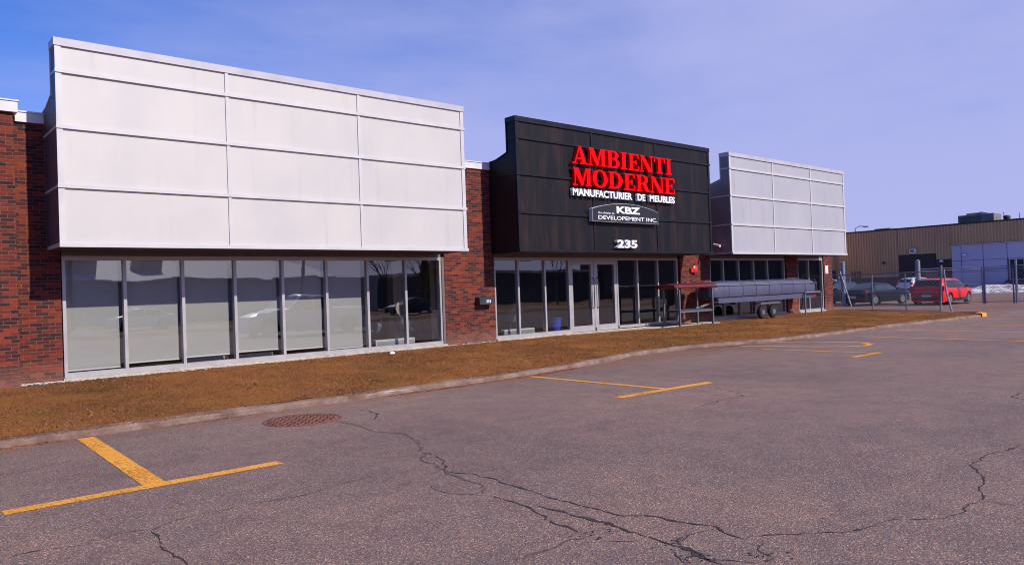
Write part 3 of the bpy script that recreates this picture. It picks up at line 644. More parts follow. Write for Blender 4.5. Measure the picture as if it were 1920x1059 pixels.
# heavy serif capitals, each a set of strokes in a unit-height box
def rc(x0, x1, y0, y1): return [(x0, y0), (x1, y0), (x1, y1), (x0, y1)]
def arc(cx, cy_, rxo, ryo, rxi, ryi, a0, a1, n=18, ic=None):
    icx = cx if ic is None else ic; o = []
    for i in range(n):
        t0, t1 = R(a0+(a1-a0)*i/n), R(a0+(a1-a0)*(i+1)/n)
        o.append([(cx+rxo*math.cos(t0), cy_+ryo*math.sin(t0)), (cx+rxo*math.cos(t1), cy_+ryo*math.sin(t1)), (icx+rxi*math.cos(t1), cy_+ryi*math.sin(t1)), (icx+rxi*math.cos(t0), cy_+ryi*math.sin(t0))])
    return o
sf = .07
G = {
 'I': (.56, [rc(.04, .52, 0, sf), rc(.04, .52, 1-sf, 1), rc(.15, .41, sf, 1-sf)]),
 'E': (.92, [rc(.04, .40, 0, sf), rc(.04, .40, 1-sf, 1), rc(.14, .40, sf, 1-sf), rc(.40, .86, 0, .085), rc(.40, .84, .915, 1), rc(.78, .86, .085, .30), rc(.76, .84, .72, .915), rc(.40, .64, .46, .54), rc(.58, .65, .36, .64)]),
 'N': (1.1, [rc(.02, .30, 0, sf), rc(.11, .19, sf, .93), rc(.78, 1.08, 1-sf, 1), rc(.89, .98, .0, 1-sf), [(.02, 1), (.34, 1), (.98, 0), (.68, 0)]]),
 'T': (.98, [rc(.05, .93, .915, 1), rc(.36, .62, sf, .915), rc(.25, .73, 0, sf), rc(.03, .11, .68, .915+.085), rc(.87, .95, .68, 1)]),
 'M': (1.28, [rc(.02, .32, 0, sf), rc(.12, .20, sf, .93), [(.02, 1), (.38, 1), (.74, .10), (.56, 0)], [(.56, 0), (.66, 0), (.98, 1), (.86, 1)], rc(.86, 1.24, 1-sf, 1), rc(.92, 1.16, sf, 1-sf), rc(.84, 1.24, 0, sf)]),
 'A': (1.08, [rc(.0, .34, 0, sf), rc(.52, 1.08, 0, sf), [(.12, 0), (.21, 0), (.52, .93), (.46, 1)], [(.44, 1), (.60, 1), (.98, 0), (.68, 0)], rc(.26, .72, .27, .35)]),
 'O': (1.08, arc(.54, .5, .52, .52, .25, .44, 0, 360, 32)),
 'D': (1.08, [rc(.03, .40, 0, sf), rc(.03, .40, 1-sf, 1), rc(.13, .38, sf, 1-sf)]+arc(.40, .5, .64, .5, .34, .42, -90, 90, 18)),
 'B': (1.0, [rc(.03, .40, 0, sf), rc(.03, .40, 1-sf, 1), rc(.13, .38, sf, 1-sf), rc(.38, .52, 0, .075), rc(.38, .50, .925, 1), rc(.38, .52, .485, .555)]+arc(.50, .76, .40, .24, .13, .165, -90, 90, 12)+arc(.52, .2775, .44, .2775, .17, .20, -90, 90, 12)),
 'R': (1.1, [rc(.03, .48, 0, sf), rc(.03, .40, 1-sf, 1), rc(.13, .38, sf, 1-sf), rc(.38, .52, .925, 1), rc(.38, .52, .45, .52), [(.48, .47), (.76, .47), (1.02, 0), (.72, 0)], rc(.72, 1.08, 0, sf)]+arc(.52, .725, .42, .275, .15, .20, -90, 90, 12)),
}
def serif_sign(word, x0, x1, z0, z1, label):
    root = thing('sign_lettering', (x0, YS, z0), label, 'sign'); gap = .02
    tot = sum(G[c][0] for c in word)+gap*(len(word)-1); sx = (x1-x0)/tot; h = z1-z0; x = x0
    for ch in word:
        wd, polys = G[ch]; mb = MB()
        for k, pl in enumerate(polys):
            # alternate depths by a hair so crossing strokes are never flush
            d = .13+.0012*(k % 9)
            mb.prism([(x+a*sx, z0+b*h) for a, b in pl], lambda a, b, dd: (a, dd, b), YS-.03-.0007*(k % 9), YS-d)
        mb.build('letter', M['red_letter'], root)
        bk = MB(); bk.tube([(x+wd*sx*.5, YS+.02, z0+h*.06), (x+wd*sx*.5, YS-.035, z0+h*.06)], .012, 6); bk.tube([(x+wd*sx*.5, YS+.02, z0+h*.94), (x+wd*sx*.5, YS-.035, z0+h*.94)], .012, 6)
        x += (wd+gap)*sx
    return root
serif_sign('AMBIENTI', 16.01, 20.82, 5.39, 5.915, 'upper line of big red serif letters reading AMBIENTI on the black fascia')
serif_sign('MODERNE', 16.0, 20.96, 4.745, 5.27, 'second line of big red serif letters reading MODERNE on the black fascia')
sg = thing('sign_lettering', (15.91, YS, 4.43), 'line of white block letters reading MANUFACTURIER DE MEUBLES under the red words', 'sign')
spans = [('MANUFACTURIER', 15.99, 18.70), ('DE', 18.96, 19.36), ('MEUBLES', 19.58, 20.92)]
for s_, a, b in spans: text_obj(s_, a, b, 4.44, 4.66, YS-.02, .10, M['white_letter'], sg, 'word', bold=.03, side=M['letter_side'])
nb = thing('sign_numerals', (17.86, YS, 2.96), 'white house numerals 235 low on the black fascia', 'sign')
text_obj('235', 17.86, 18.83, 2.915, 3.17, YS-.02, .13, M['white_letter'], nb, 'numerals', bold=.035, side=M['letter_side'])
kz = thing('sign_box', (18.35, YS, 3.70), 'charcoal arch-topped sign box reading KBZ DEVELOPEMENT INC.', 'sign')
def archp(x0, x1, z0, zc, rise, n=16, inset=0):
    pts = [(x0+inset, z0+inset), (x1-inset, z0+inset), (x1-inset, zc-inset*.6)]
    for i in range(1, n):
        f = 1-i/n; pts.append((x0+inset+(x1-x0-2*inset)*f, zc-inset+rise*math.sin(math.pi*f)**.8))
    pts.append((x0+inset, zc-inset*.6)); return pts
fn = lambda a, b, d: (a, d, b)
MB().prism(archp(16.77, 19.95, 3.71, 4.09, .21), fn, YS-.003, YS-.15).build('sign_case', M['letter_side'], kz)
MB().prism(archp(16.77, 19.95, 3.71, 4.09, .21, inset=.009), fn, YS-.149, YS-.156).build('sign_face', M['sign_face'], kz)
text_obj('KBZ', 17.87, 19.02, 3.985, 4.205, YS-.1555, .006, M['white_letter'], kz, 'lettering', bold=.045)
text_obj('DEVELOPEMENT INC.', 17.02, 19.87, 3.775, 3.895, YS-.1555, .006, M['white_letter'], kz, 'lettering', bold=.012)
text_obj('Une division de', 17.02, 17.76, 3.945, 4.01, YS-.1555, .005, M['white_letter'], kz, 'lettering', bold=.0)

# mailbox, alarm, plaque, camera
mbx = thing('mailbox', (13.5, YB, 1.34), 'dark grey wall mailbox numbered 235 on the brick pillar left of the entrance', 'mailbox')
m_ = MB(); m_.prism([(YB-.002, 1.345), (16.45, 1.345), (16.45, 1.51), (16.50, 1.555), (YB-.002, 1.565)], lambda a, b, d: (d, a, b), 13.27, 13.80); m_.build('box', M['charcoal'], mbx, bevel=.006)
MB().box(13.26, 13.81, 16.438, 16.449, 1.49, 1.515).build('lid_edge', M['charcoal'], mbx)
text_obj('235', 13.50, 13.67, 1.395, 1.475, 16.449, .004, M['white_letter'], mbx, 'numerals', bold=.02)
al = thing('fire_bell', (23.7, YB, 2.17), 'red alarm bell on the brick pillar right of the entrance', 'alarm bell')
MB().lathe([(.03, 0), (.12, -.02), (.15, -.05), (.15, -.10), (.09, -.14), (.02, -.15)], (23.74, YB, 2.27), 'y', 20).build('gong', M['redpaint'], al, smooth=True)
MB().box(23.50, 23.64, YB-.09, YB-.002, 2.15, 2.32).build('back_box', M['redpaint'], al, bevel=.01)
pq = thing('wall_plaque', (34.25, YB, 2.0), 'small white plaque with a dark symbol on the brick corner at the right end', 'sign')
MB().box(34.10, 34.38, YB-.02, YB-.002, 1.98, 2.36).build('plate', M['whiteplastic'], pq, bevel=.004)
dk = MB(); dk.lathe([(.03, -.022), (.03, -.025)], (34.24, YB, 2.10), 'y', 14); dk.box(34.17, 34.31, YB-.0245, YB-.021, 2.02, 2.045); dk.build('symbol', M['charcoal'], pq)
sc_ = thing('security_camera', (24.44, 15.95, 3.1), 'small pale security camera on the side of the right fascia box', 'security camera')
MB().tube([(24.475, 16.0, 3.18), (24.30, 16.0, 3.16)], .02, 8).build('bracket', M['grey_flash'], sc_)
MB().tube([(24.30, 16.1, 3.17), (24.26, 15.80, 3.09)], .045, 10).build('camera_body', M['whiteplastic'], sc_, smooth=True)

# blinds, radiators, chairs, bin (inside, seen through the glass)
bz = [.44, .50, .52, .54, .50, .43]
ordn = ['first', 'second', 'third', 'fourth', 'fifth', 'sixth']
for k in range(6):
    a, b = W1[k]+.05, W1[k+1]-.085+.02*math.sin(k*2.1)
    rt = thing('roller_blind', ((a+b)/2, 16.98, 2.6), f'pale roller blind drawn behind the {ordn[k]} pane from the left end', 'blind', 'roller blinds behind the left windows')
    q = MB(); n_ = 10
    q.add([(x, 16.885+.004*math.sin(i*2+k), z) for i, z in enumerate(np.linspace(bz[k], 2.66, n_)) for x in (a, b)], [(2*i, 2*i+1, 2*i+3, 2*i+2) for i in range(n_-1)])
    q.build('cloth', M['blind'], rt)
    MB().tube([(a, 16.885, bz[k]), (b, 16.885, bz[k])], .014, 8).build('bottom_bar', M['whiteplastic'], rt)
for i, (a, b, lab) in enumerate([(5.55, 6.44, 'below the third blind'), (6.66, 7.5, 'below the fourth blind'), (10.28, 11.5, 'under the unblinded left-hand panes'), (14.72, 15.95, 'behind the panes left of the entrance')]):
    rd = thing('radiator', ((a+b)/2, 17.3, .31), f'low white perforated baseboard radiator {lab}', 'radiator', 'baseboard radiators behind the glass')
    q = MB(); q.box(a, b, 17.12, 17.3, .32, .54 if i > 1 else .47); q.build('casing', M['radiator'], rd, bevel=.008)
    q = MB()
    for j in range(int((b-a)/.02)-2): q.box(a+.03+j*.02, a+.036+j*.02, 17.114, 17.1195, .36, .50 if i > 1 else .43)
    q.build('grille', M['hvac'], rd)
def chair(x, y, rz, lab):
    rt = thing('swivel_chair', (x, y, .31), lab, 'chair', 'swivel chairs behind the glass', rz)
    s = MB(); n1, n2 = 9, 12; vs = []
    for i in range(n1):       # wrapped bucket shell
        f = i/(n1-1); z = .40+.62*f
        for j in range(n2):
            a = R(-25+230*j/(n2-1)); rr = .30+.06*math.sin(f*2.6); hh = z if 40 < math.degrees(a) < 140 else .40+.62*f*(.45+.55*max(0, math.sin(a)))
            vs.append((rr*math.cos(a), rr*math.sin(a)+.04*f, hh))
    nv = len(vs); vs += [(vx*1.08, vy*1.08, vz+.005) for vx, vy, vz in vs]
    fs = [(i*n2+j, i*n2+j+1, (i+1)*n2+j+1, (i+1)*n2+j) for i in range(n1-1) for j in range(n2-1)]
    fs += [tuple(nv+q for q in f) for f in fs]+[((n1-1)*n2+j, (n1-1)*n2+j+1, nv+(n1-1)*n2+j+1, nv+(n1-1)*n2+j) for j in range(n2-1)]
    s.add(vs, fs); s.build('shell', M['chair_shell'], rt, local=True, smooth=True)
    c_ = MB().lathe([(.05, .33), (.27, .35), (.31, .40), (.29, .46), (.05, .49)], n=20); c_.build('seat', M['chair'], rt, local=True, smooth=True)
    b_ = MB().tube([(0, 0, .06), (0, 0, .36)], .028, 10)
    for k in range(4):
        a = R(45+90*k); b_.tube([(0, 0, .09), (.30*math.cos(a), .30*math.sin(a), .02)], .018, 6)
    b_.build('base', M['chrome'], rt, local=True)
chair(10.7, 18.2, R(-60), 'dark swivel bucket chair behind the seventh pane from the left end')
chair(11.9, 18.0, R(40), 'dark swivel bucket chair behind the eighth pane, beside the cream post')
chair(14.55, 18.1, R(170), 'grey swivel bucket chair just right of the numbered mailbox pillar')
chair(16.0, 18.3, R(200), 'grey swivel bucket chair in the second pane right of the mailbox pillar')
bn = MB().lathe([(.17, .315), (.225, .76), (.24, .77), (.24, .80), (.215, .80), (.16, .35)], (17.0, 17.25, 0), n=24); bn.build('waste_bin', M['blue_bin'], smooth=True, label='bright blue plastic waste bin inside the glass left of the entrance doors', cat='bin')

# ------------------------------------------------------------------ made-up trailer and cart standing in for indistinct vehicles by the wall
tr = thing('trailer_standin', (27.3, 15.9, .25), 'long low slate-grey trailer shape standing in for an indistinct vehicle below the right-hand windows', 'trailer')
q = MB(); prf = [(15.55, 1.20), (15.52, 1.30), (15.52, 1.62), (15.60, 1.74), (15.9, 1.80), (16.25, 1.74), (16.33, 1.62), (16.33, 1.20)]
def lofted(mb, prf, x0, x1, xs):
    n = len(prf); rows = []; cz = 1.2
    for x, s in xs: rows.append([(x, 15.93+(a-15.93)*s, cz+(b-cz)*s) for a, b in prf])
    k = len(rows); mb.add([p for r in rows for p in r], [(i*n+j, i*n+(j+1) % n, (i+1)*n+(j+1) % n, (i+1)*n+j) for i in range(k-1) for j in range(n)]+[tuple(range(n)), tuple(range((k-1)*n, k*n))])
lofted(q, prf, 23.3, 31.2, [(23.35, .55), (23.42, .8), (23.6, .95), (24.2, 1), (26, .985), (28, 1), (30.2, .98), (30.8, .9), (31.05, .75), (31.15, .55)])
q.build('tarpaulin', M['slate'], tr, smooth=True)
MB().tube([(23.5, 15.505, 1.63), (30.9, 15.505, 1.60)], .018, 6).build('side_rail', M['slate_light'], tr)
for x in np.arange(24.3, 31, .95):
    MB().tube([(x, 15.54, 1.18), (x, 15.505, 1.3), (x, 15.505, 1.61), (x, 15.60, 1.745), (x, 15.9, 1.805)], .010, 5, cap=False).build('strap', M['slate_light'], tr)
MB().prism([(26.55, .80), (26.62, .90), (28.0, .90), (28.07, .80), (28.0, .84), (26.62, .84)], lambda a, b, d: (a, d, b), 15.58, 15.86).build('mudguard', M['frame_grey'], tr)
MB().box(23.72, 31.0, 15.60, 15.615, .98, 1.18).build('side_skirt', M['slate'], tr)
MB().box(30.75, 30.95, 15.585, 15.60, 1.02, 1.12).build('reflector', M['tail'], tr)
MB().tube([(23.7, 15.93, 1.0), (22.9, 15.93, .85), (22.75, 15.93, .85)], .045, 6).build('drawbar', M['frame_grey'], tr)
fq = MB(); fq.box(23.7, 31.0, 15.62, 15.70, 1.10, 1.19); fq.box(23.7, 31.0, 16.15, 16.23, 1.10, 1.19)
fq.build('chassis', M['frame_grey'], tr)
lg = MB(); lg.tube([(29.9, 15.5, .27), (29.9, 15.5, 1.14), (29.98, 15.5, 1.2), (31.2, 15.5, 1.2), (31.3, 15.5, 1.14), (31.3, 15.5, .27)], .035, 8); lg.build('end_frame', M['slate_light'], tr, smooth=True)
for x in (26.9, 27.7):
    wq = MB().lathe([(.12, -.07), (.22, -.08), (.25, -.05), (.25, .05), (.22, .08), (.12, .07)], (x, 15.75, .52), 'y', 24); o = wq.build('wheel', M['rubber'], tr, smooth=True)
    MB().lathe([(.04, -.085), (.11, -.082), (.11, -.06)], (x, 15.75, .52), 'y', 18).build('rim', M['frame_grey'], o)
rc_ = thing('cart_standin', (22.1, 15.8, .28), 'maroon-topped low cart shape with grey legs standing in for an indistinct vehicle left of the slate-grey trailer', 'cart')
q = MB(); q.prism([(15.35, 1.58), (15.33, 1.62), (15.36, 1.70), (15.8, 1.75), (16.2, 1.70), (16.22, 1.58)], lambda a, b, d: (d, a, b), 20.8, 23.25); q.build('cover', M['maroon'], rc_, bevel=.03)
q = MB()
for x in (21.15, 23.1):
    for y in (15.45, 16.1): q.box(x-.03, x+.03, y-.03, y+.03, .285, 1.55)
q.box(21.15, 23.1, 15.43, 15.47, .75, .80); q.box(21.15, 23.1, 16.08, 16.12, .75, .80); q.build('leg_frame', M['frame_grey'], rc_)
MB().box(21.2, 23.05, 15.47, 16.1, .80, .84).build('shelf', M['dark_base'], rc_)

# ------------------------------------------------------------------ cars
def smooth_prof(pts, x):
    if x <= pts[0][0]: return pts[0][1]
    for (a, b), (c, d) in zip(pts, pts[1:]):
        if x <= c:
            f = (x-a)/(c-a); return b+(d-b)*f
    return pts[-1][1]
def car(name, label, loc, rz, L_, Wd, H, top, belt, paint, wb, r=.33, glass=None, tailz=(.75, .95), plate=True, ws=(0, 0), rw=(0, 0), sg_=(0, 0), group=None, clad=False):
    """x forward; top: roof/bonnet profile; ws/rw: x range of windscreen and rear glass; sg_: side glass range"""
    rt = thing(name, loc, label, 'car', group, rz); glass = glass or M['cg']; hw = Wd/2; x0, x1 = -L_/2, L_/2; xr, xf = -wb/2-.02, wb/2+.02
    def end(x): # plan taper at nose and tail
        f = max(0, (x-(x1-.55))/.55); g_ = max(0, ((x0+.35)-x)/.35); return 1-.16*f*f-.10*g_*g_
    def sec(x):
        zt = smooth_prof(top, x); b = smooth_prof(belt, x); e = end(x); zb = min(b, zt-.05)
        k = max(0, min(1, (zt-b)/(H-b))); wr = hw*e*(.93-.20*k)
        low = .22
        for xc in (xr, xf):
            d = abs(x-xc)
            if d < r+.07: low = max(low, r*.98+math.sqrt(max(0, (r+.07)**2-d*d))-.02)
        return [(0, zt), (wr*.55, zt-.012), (wr*.88, zt-.03), (wr, zt-.075), (hw*e*.965, zb), (hw*e, max(zb-.12, low+.04)), (hw*e*1.0, max(.50, low+.02)), (hw*e*.985, max(.34, low+.01)), (hw*e*.96, low)]
    xs = sorted(set([round(v, 4) for v in np.linspace(x0, x1, 61)]+[round(xc+s*(r+.07)*c_, 4) for xc in (xr, xf) for s in (-1, 1) for c_ in (1, .97, .85, .6, .3)]))
    body = MB(); n = 9; rows = []
    for x in xs:
        s = sec(x); rows.append([(x, y, z) for y, z in s[::-1]]+[(x, -y, z) for y, z in s[1:]])
    m = len(rows[0]); body.add([p for r_ in rows for p in r_], [(i*m+j, i*m+j+1, (i+1)*m+j+1, (i+1)*m+j) for i in range(len(xs)-1) for j in range(m-1)]+[tuple(range(m)), tuple(range((len(xs)-1)*m, len(xs)*m))])
    bo = body.build('body', paint, rt, local=True, smooth=True)
    un = MB(); un.box(x0+.1, x1-.1, -hw*.80, hw*.80, .24, .62); un.build('underbody', M['car_trim'], rt, local=True)
    bm_ = MB(); bm_.box(x0-.05, x0+.12, -hw*.86, hw*.86, .30, .50); bm_.build('bumper', M['car_trim'] if clad else paint, rt, local=True, bevel=.03)
    MB().box(x1-.12, x1+.03, -hw*.78, hw*.78, .28, .48).build('bumper', M['car_trim'] if clad else paint, rt, local=True, bevel=.03)
    if clad:
        cl = MB()
        for s in (-1, 1): cl.box(xr+r+.1, xf-r-.1, s*hw*1.0-.012, s*hw*1.0+.012, .24, .40)
        cl.build('sill_cladding', M['car_trim'], rt, local=True)
    # glass
    def P(x, k, off):   # point across the roof strip
        s = sec(x); return (x, k*s[2][0], smooth_prof(top, x)-.02*abs(k)+off)
    for nm, (a, b) in (('windscreen', ws), ('rear_window', rw)):
        if a == b: continue
        g_ = MB(); nx_, ny_ = 6, 6
        g_.add([P(a+(b-a)*i/nx_, -.95+1.9*j/ny_, .012) for i in range(nx_+1) for j in range(ny_+1)], [(i*(ny_+1)+j, i*(ny_+1)+j+1, (i+1)*(ny_+1)+j+1, (i+1)*(ny_+1)+j) for i in range(nx_) for j in range(ny_)])
        g_.build(nm, glass, rt, local=True, smooth=True)
    a, b = sg_
    for s in (-1, 1):
        segs = [(a, (a+b)/2-.04), ((a+b)/2+.04, b)]
        for aa, bb in segs:
            g_ = MB(); k = 8; vs = []
            for i in range(k+1):
                x = aa+(bb-aa)*i/k; q0 = sec(x)
                (yt, zt), (yb, zb) = q0[3], q0[4]
                f0, f1 = .06, .90
                vs += [(x, s*(yb+(yt-yb)*f0+.012), zb+(zt-zb)*f0), (x, s*(yb+(yt-yb)*f1+.012), zb+(zt-zb)*f1)]
            g_.add(vs, [(2*i, 2*i+1, 2*i+3, 2*i+2) for i in range(k)]); g_.build('side_window', glass, rt, local=True)
    for xc in (xr, xf):
        for s in (-1, 1):
            y = s*(hw-.12)
            wq = MB().lathe([(.12, -.10), (r-.04, -.105), (r, -.07), (r, .07), (r-.04, .105), (.12, .10)], (xc, y, r), 'y', 28); wo = wq.build('wheel', M['rubber'], rt, local=True, smooth=True)
            ri = MB().lathe([(.05, .108*s), (r*.62, .108*s), (r*.66, .09*s)], (xc, y, r), 'y', 24)
            for k in range(5):
                an = 2*math.pi*k/5; ri.obox((xc+.11*math.cos(an), y+.113*s, r+.11*math.sin(an)), (.11*math.cos(an), 0, .11*math.sin(an)), (0, .006, 0), (-.028*math.sin(an), 0, .028*math.cos(an)))
            ri.build('rim', M['rim'], wo, local=True)
    for s in (-1, 1):
        yy = hw*end(x0+.1)
        tl = MB(); tl.prism([(x0-.02, tailz[0]), (x0+.24, tailz[0]+.04), (x0+.30, tailz[1]), (x0+.03, tailz[1])], lambda p_, q_, d: (p_, d, q_), s*(yy-.26), s*(yy+.012)); tl.build('tail_light', M['tail'], rt, local=True, bevel=.012)
        zh = smooth_prof(top, x1-.2)-.13
        hl = MB(); hl.prism([(x1-.32, zh), (x1-.05, zh-.08), (x1+.0, zh-.02), (x1-.1, zh+.08), (x1-.34, zh+.1)], lambda p_, q_, d: (p_, d, q_), s*(hw*.55), s*(hw*.86)); hl.build('headlight', M['head'], rt, local=True, bevel=.01)
        xm = ws[0]+.62*(ws[1]-ws[0]) if ws[1] > ws[0] else 0
        mi = MB(); mi.obox((xm-.05, s*(hw+.08), smooth_prof(belt, xm)+.06), (.07, 0, 0), (0, .10, 0), (0, 0, .065)); mi.build('mirror', M['car_trim'], rt, local=True, bevel=.02)
    if plate: MB().box(x0-.064, x0-.052, -.26, .26, .56-.08, .56+.06).build('licence_plate', M['plate'], rt, local=True)
    return rt
# boxy hatch
car('parked_car', 'bright red boxy hatchback parked behind the mesh gate', (49.15, 16.85, 0), R(-3), 4.15, 1.98, 1.56,
    [(-2.10, .95), (-2.02, 1.10), (-1.80, 1.50), (-1.45, 1.55), (0, 1.56), (.45, 1.51), (1.18, 1.05), (1.7, .97), (2.0, .85), (2.09, .62)],
    [(-2.1, .98), (0, .96), (1.2, .98), (2.1, .85)], M['car_red'], 2.57, .34, M['cg'], (.82, 1.12), ws=(.50, 1.12), rw=(-2.01, -1.82), sg_=(-1.55, .95), clad=True)
car('parked_car', 'dark blue sedan parked behind the left part of the mesh fence', (49.2, 20.75, 0), R(-11), 4.7, 1.86, 1.42,
    [(-2.36, .88), (-2.25, 1.02), (-1.75, 1.06), (-1.0, 1.37), (-.3, 1.42), (.3, 1.39), (1.15, .98), (1.9, .88), (2.25, .74), (2.36, .55)],
    [(-2.36, .93), (0, .92), (1.2, .92), (2.36, .7)], M['car_dark'], 2.75, .34, M['cgblue'], (.72, .92), ws=(.38, 1.08), rw=(-1.70, -1.05), sg_=(-1.25, .85))
car('parked_car', 'dark estate car partly hidden behind the brick corner of the showroom', (50.6, 24.4, 0), R(170), 4.6, 1.85, 1.60,
    [(-2.3, .9), (-2.2, 1.1), (-1.9, 1.52), (-1.3, 1.60), (0, 1.60), (.4, 1.56), (1.1, 1.08), (1.8, .98), (2.2, .82), (2.3, .6)],
    [(-2.3, 1.0), (0, .98), (1.2, 1.0), (2.3, .8)], M['car_dark'], 2.7, .35, M['cgblue'], (.8, 1.05), ws=(.48, 1.05), rw=(-2.18, -1.93), sg_=(-1.75, .95))
car('parked_car', 'silver white crossover parked by the tan building', (84.6, 31.3, 0), R(-14), 4.6, 1.9, 1.66,
    [(-2.3, .9), (-2.22, 1.12), (-1.85, 1.52), (-1.3, 1.64), (-.3, 1.66), (.35, 1.58), (1.15, 1.10), (1.85, .98), (2.2, .82), (2.3, .6)],
    [(-2.3, 1.10), (0, 1.02), (1.2, 1.0), (2.3, .8)], M['car_white'], 2.7, .37, M['cg'], (.9, 1.12), ws=(.45, 1.10), rw=(-2.2, -1.9), sg_=(-1.65, .95), clad=True)
car('parked_car', 'white car standing far back beside the brick corner', (78, 38.6, 0), R(175), 4.7, 1.9, 1.8,
    [(-2.3, .9), (-2.2, 1.2), (-1.9, 1.7), (-1.3, 1.8), (0, 1.8), (.5, 1.7), (1.2, 1.15), (1.85, 1.05), (2.2, .85), (2.3, .6)],
    [(-2.3, 1.1), (0, 1.1), (1.2, 1.1), (2.3, .8)], M['car_white'], 2.7, .37, M['cg'], (.9, 1.2), ws=(.55, 1.15), rw=(-2.2, -1.95), sg_=(-1.7, 1.0))

# out of frame to the right and across the street, seen only mirrored in the shop windows
car('pickup_truck', 'white pickup truck mirrored in the left windows', (16.3, -.2, 0), R(180), 5.7, 2.0, 1.88,
    [(-2.85, 1.20), (-2.75, 1.24), (-1.0, 1.24), (-.82, 1.80), (-.4, 1.88), (.5, 1.86), (1.35, 1.22), (2.3, 1.14), (2.75, 1.0), (2.85, .7)],
    [(-2.85, 1.2), (-1, 1.18), (1.4, 1.18), (2.85, .9)], M['car_white2'], 3.6, .40, M['cg'], (.8, 1.1), ws=(.62, 1.28), rw=(-.98, -.85), sg_=(-.7, 1.0))
for x, y, pm, lab in ((14.5, -20, 'car_white', 'silver car on the street mirrored in the third left pane'), (27.5, -20.5, 'car_white', 'second silver car on the street mirrored near the unblinded panes'), (36, -20, 'car_dark', 'dark car on the street mirrored near the mailbox pillar')):
    car('street_car', lab, (x, y, 0), R(180), 4.6, 1.85, 1.48, [(-2.3, .9), (-2.2, 1.02), (-1.6, 1.08), (-1.0, 1.42), (0, 1.48), (.4, 1.44), (1.2, 1.0), (1.9, .9), (2.2, .78), (2.3, .6)],
    [(-2.3, .95), (0, .93), (1.2, .95), (2.3, .75)], M[pm], 2.7, .34, M['cg'], (.75, .95), ws=(.45, 1.12), rw=(-1.55, -1.05), sg_=(-1.25, .9))
# ------------------------------------------------------------------ fences
def mesh_wires(mb, P0, P1, z0, z1, step=.13, r=.008):
    a, b = Vector((P0[0], P0[1], 0)), Vector((P1[0], P1[1], 0)); L_ = (b-a).length; d = (b-a)/L_; H_ = z1-z0; nn = Vector((-d.y, d.x, 0))*r
    for sgn in (1, -1):
        s = -H_
        while s < L_+H_:
            # line from (s,z0) going up at 45 deg in direction sgn
            lo = s if sgn > 0 else s; t0, t1 = 0, H_
            f = lambda t: s+sgn*t
            if sgn > 0: t0 = max(0, -s); t1 = min(H_, L_-s)
            else: t0 = max(0, s-L_); t1 = min(H_, s)
            if t1 > t0+.02:
                A = a+d*f(t0)+Vector((0, 0, z0+t0)); B = a+d*f(t1)+Vector((0, 0, z0+t1)); w_ = Vector((0, 0, r))
                mb.add([A+nn+w_*0, A-w_, A-nn, A+w_, B+nn, B-w_, B-nn, B+w_], [(0, 1, 5, 4), (1, 2, 6, 5), (2, 3, 7, 6), (3, 0, 4, 7)])
            s += step*1.414
def fence(root, pts, h, z0, posts, mid=None, pr=.035, m=None, double=False):
    m = m or M['galv']
    wr = MB(); rl = MB()
    for p0, p1 in zip(pts, pts[1:]):
        mesh_wires(wr, p0, p1, z0, h)
        rl.tube([(*p0, h), (*p1, h)], .032, 6); rl.tube([(*p0, z0), (*p1, z0)], .024, 6)
        if mid: rl.tube([(*p0, mid), (*p1, mid)], .026, 6)
        if double: rl.tube([(*p0, h+.13), (*p1, h+.13)], .03, 6)
    wr.build('wire_mesh', M['wire'], root); rl.build('rail', m, root)
    for x, y, hh in posts: MB().tube([(x, y, 0), (x, y, hh)], pr, 8).build('post', m, root)
fa = thing('mesh_fence', (39.3, 15, 0), 'near chain-link fence panel with leaning end brace in front of the cars', 'fence')
fence(fa, [(38.95, 13.4), (39.05, 15.03), (39.76, 16.94), (40.3, 18.9)], 1.92, .05, [(39.05, 15.03, 1.95), (39.76, 16.94, 2.0)], mid=.92)
MB().tube([(38.9, 13.42, 0), (38.95, 13.34, 2.2)], .045, 8).build('end_post', M['galv'], fa)
MB().tube([(38.9, 12.95, 0), (38.9, 13.16, 1.0), (38.9, 13.22, 2.0)], .04, 8).build('brace', M['galv'], fa)
MB().tube([(40.2, 18.25, .2), (40.3, 18.85, 2.1)], .035, 8).build('brace', M['galv'], fa)
for (x, y), h_, lab in [((46.97, 21.78), 2.75, 'thick round steel gate post left of the dark sedan'), ((47.68, 17.61), 2.62, 'thick round steel gate post in front of the red car')]:
    gp_ = thing('gate_post', (x, y, 0), lab, 'post', 'thick round gate posts')
    MB().tube([(x, y, 0), (x, y, h_)], .13, 14).build('shaft', M['galv'], gp_, smooth=True)
    MB().lathe([(.14, h_), (.14, h_+.02), (.06, h_+.07)], (x, y, 0), n=14).build('cap', M['galv'], gp_)
fb = thing('sliding_gate', (49, 15.5, 0), 'long chain-link sliding gate with double top rail beyond the red car', 'gate')
fence(fb, [(47.9, 17.5), (49.36, 14.74), (49.75, 13.1), (50.6, 9.5)], 2.0, .10, [(49.36, 14.74, 2.12), (49.4, 14.66, 2.0), (49.7, 13.3, 2.0), (50.6, 9.5, 2.1)], mid=1.15, m=M['galv_dark'], double=True, pr=.045)
MB().tube([(49.75, 13.16, 0), (49.75, 13.16, 2.45)], .065, 10).build('post', M['galv'], fb)
fc = thing('mesh_fence', (44, 25, 0), 'chain-link fence running from the brick corner past the thick gate post', 'fence')
fence(fc, [(35.2, 34), (46.97, 24.5), (46.97, 21.9)], 2.0, .05, [(41, 29.3, 2.05), (46.97, 24.5, 2.05)], mid=None)
fd = thing('mesh_fence', (60, 25, 0), 'low pale post-and-rail fence in front of the tan building', 'fence')
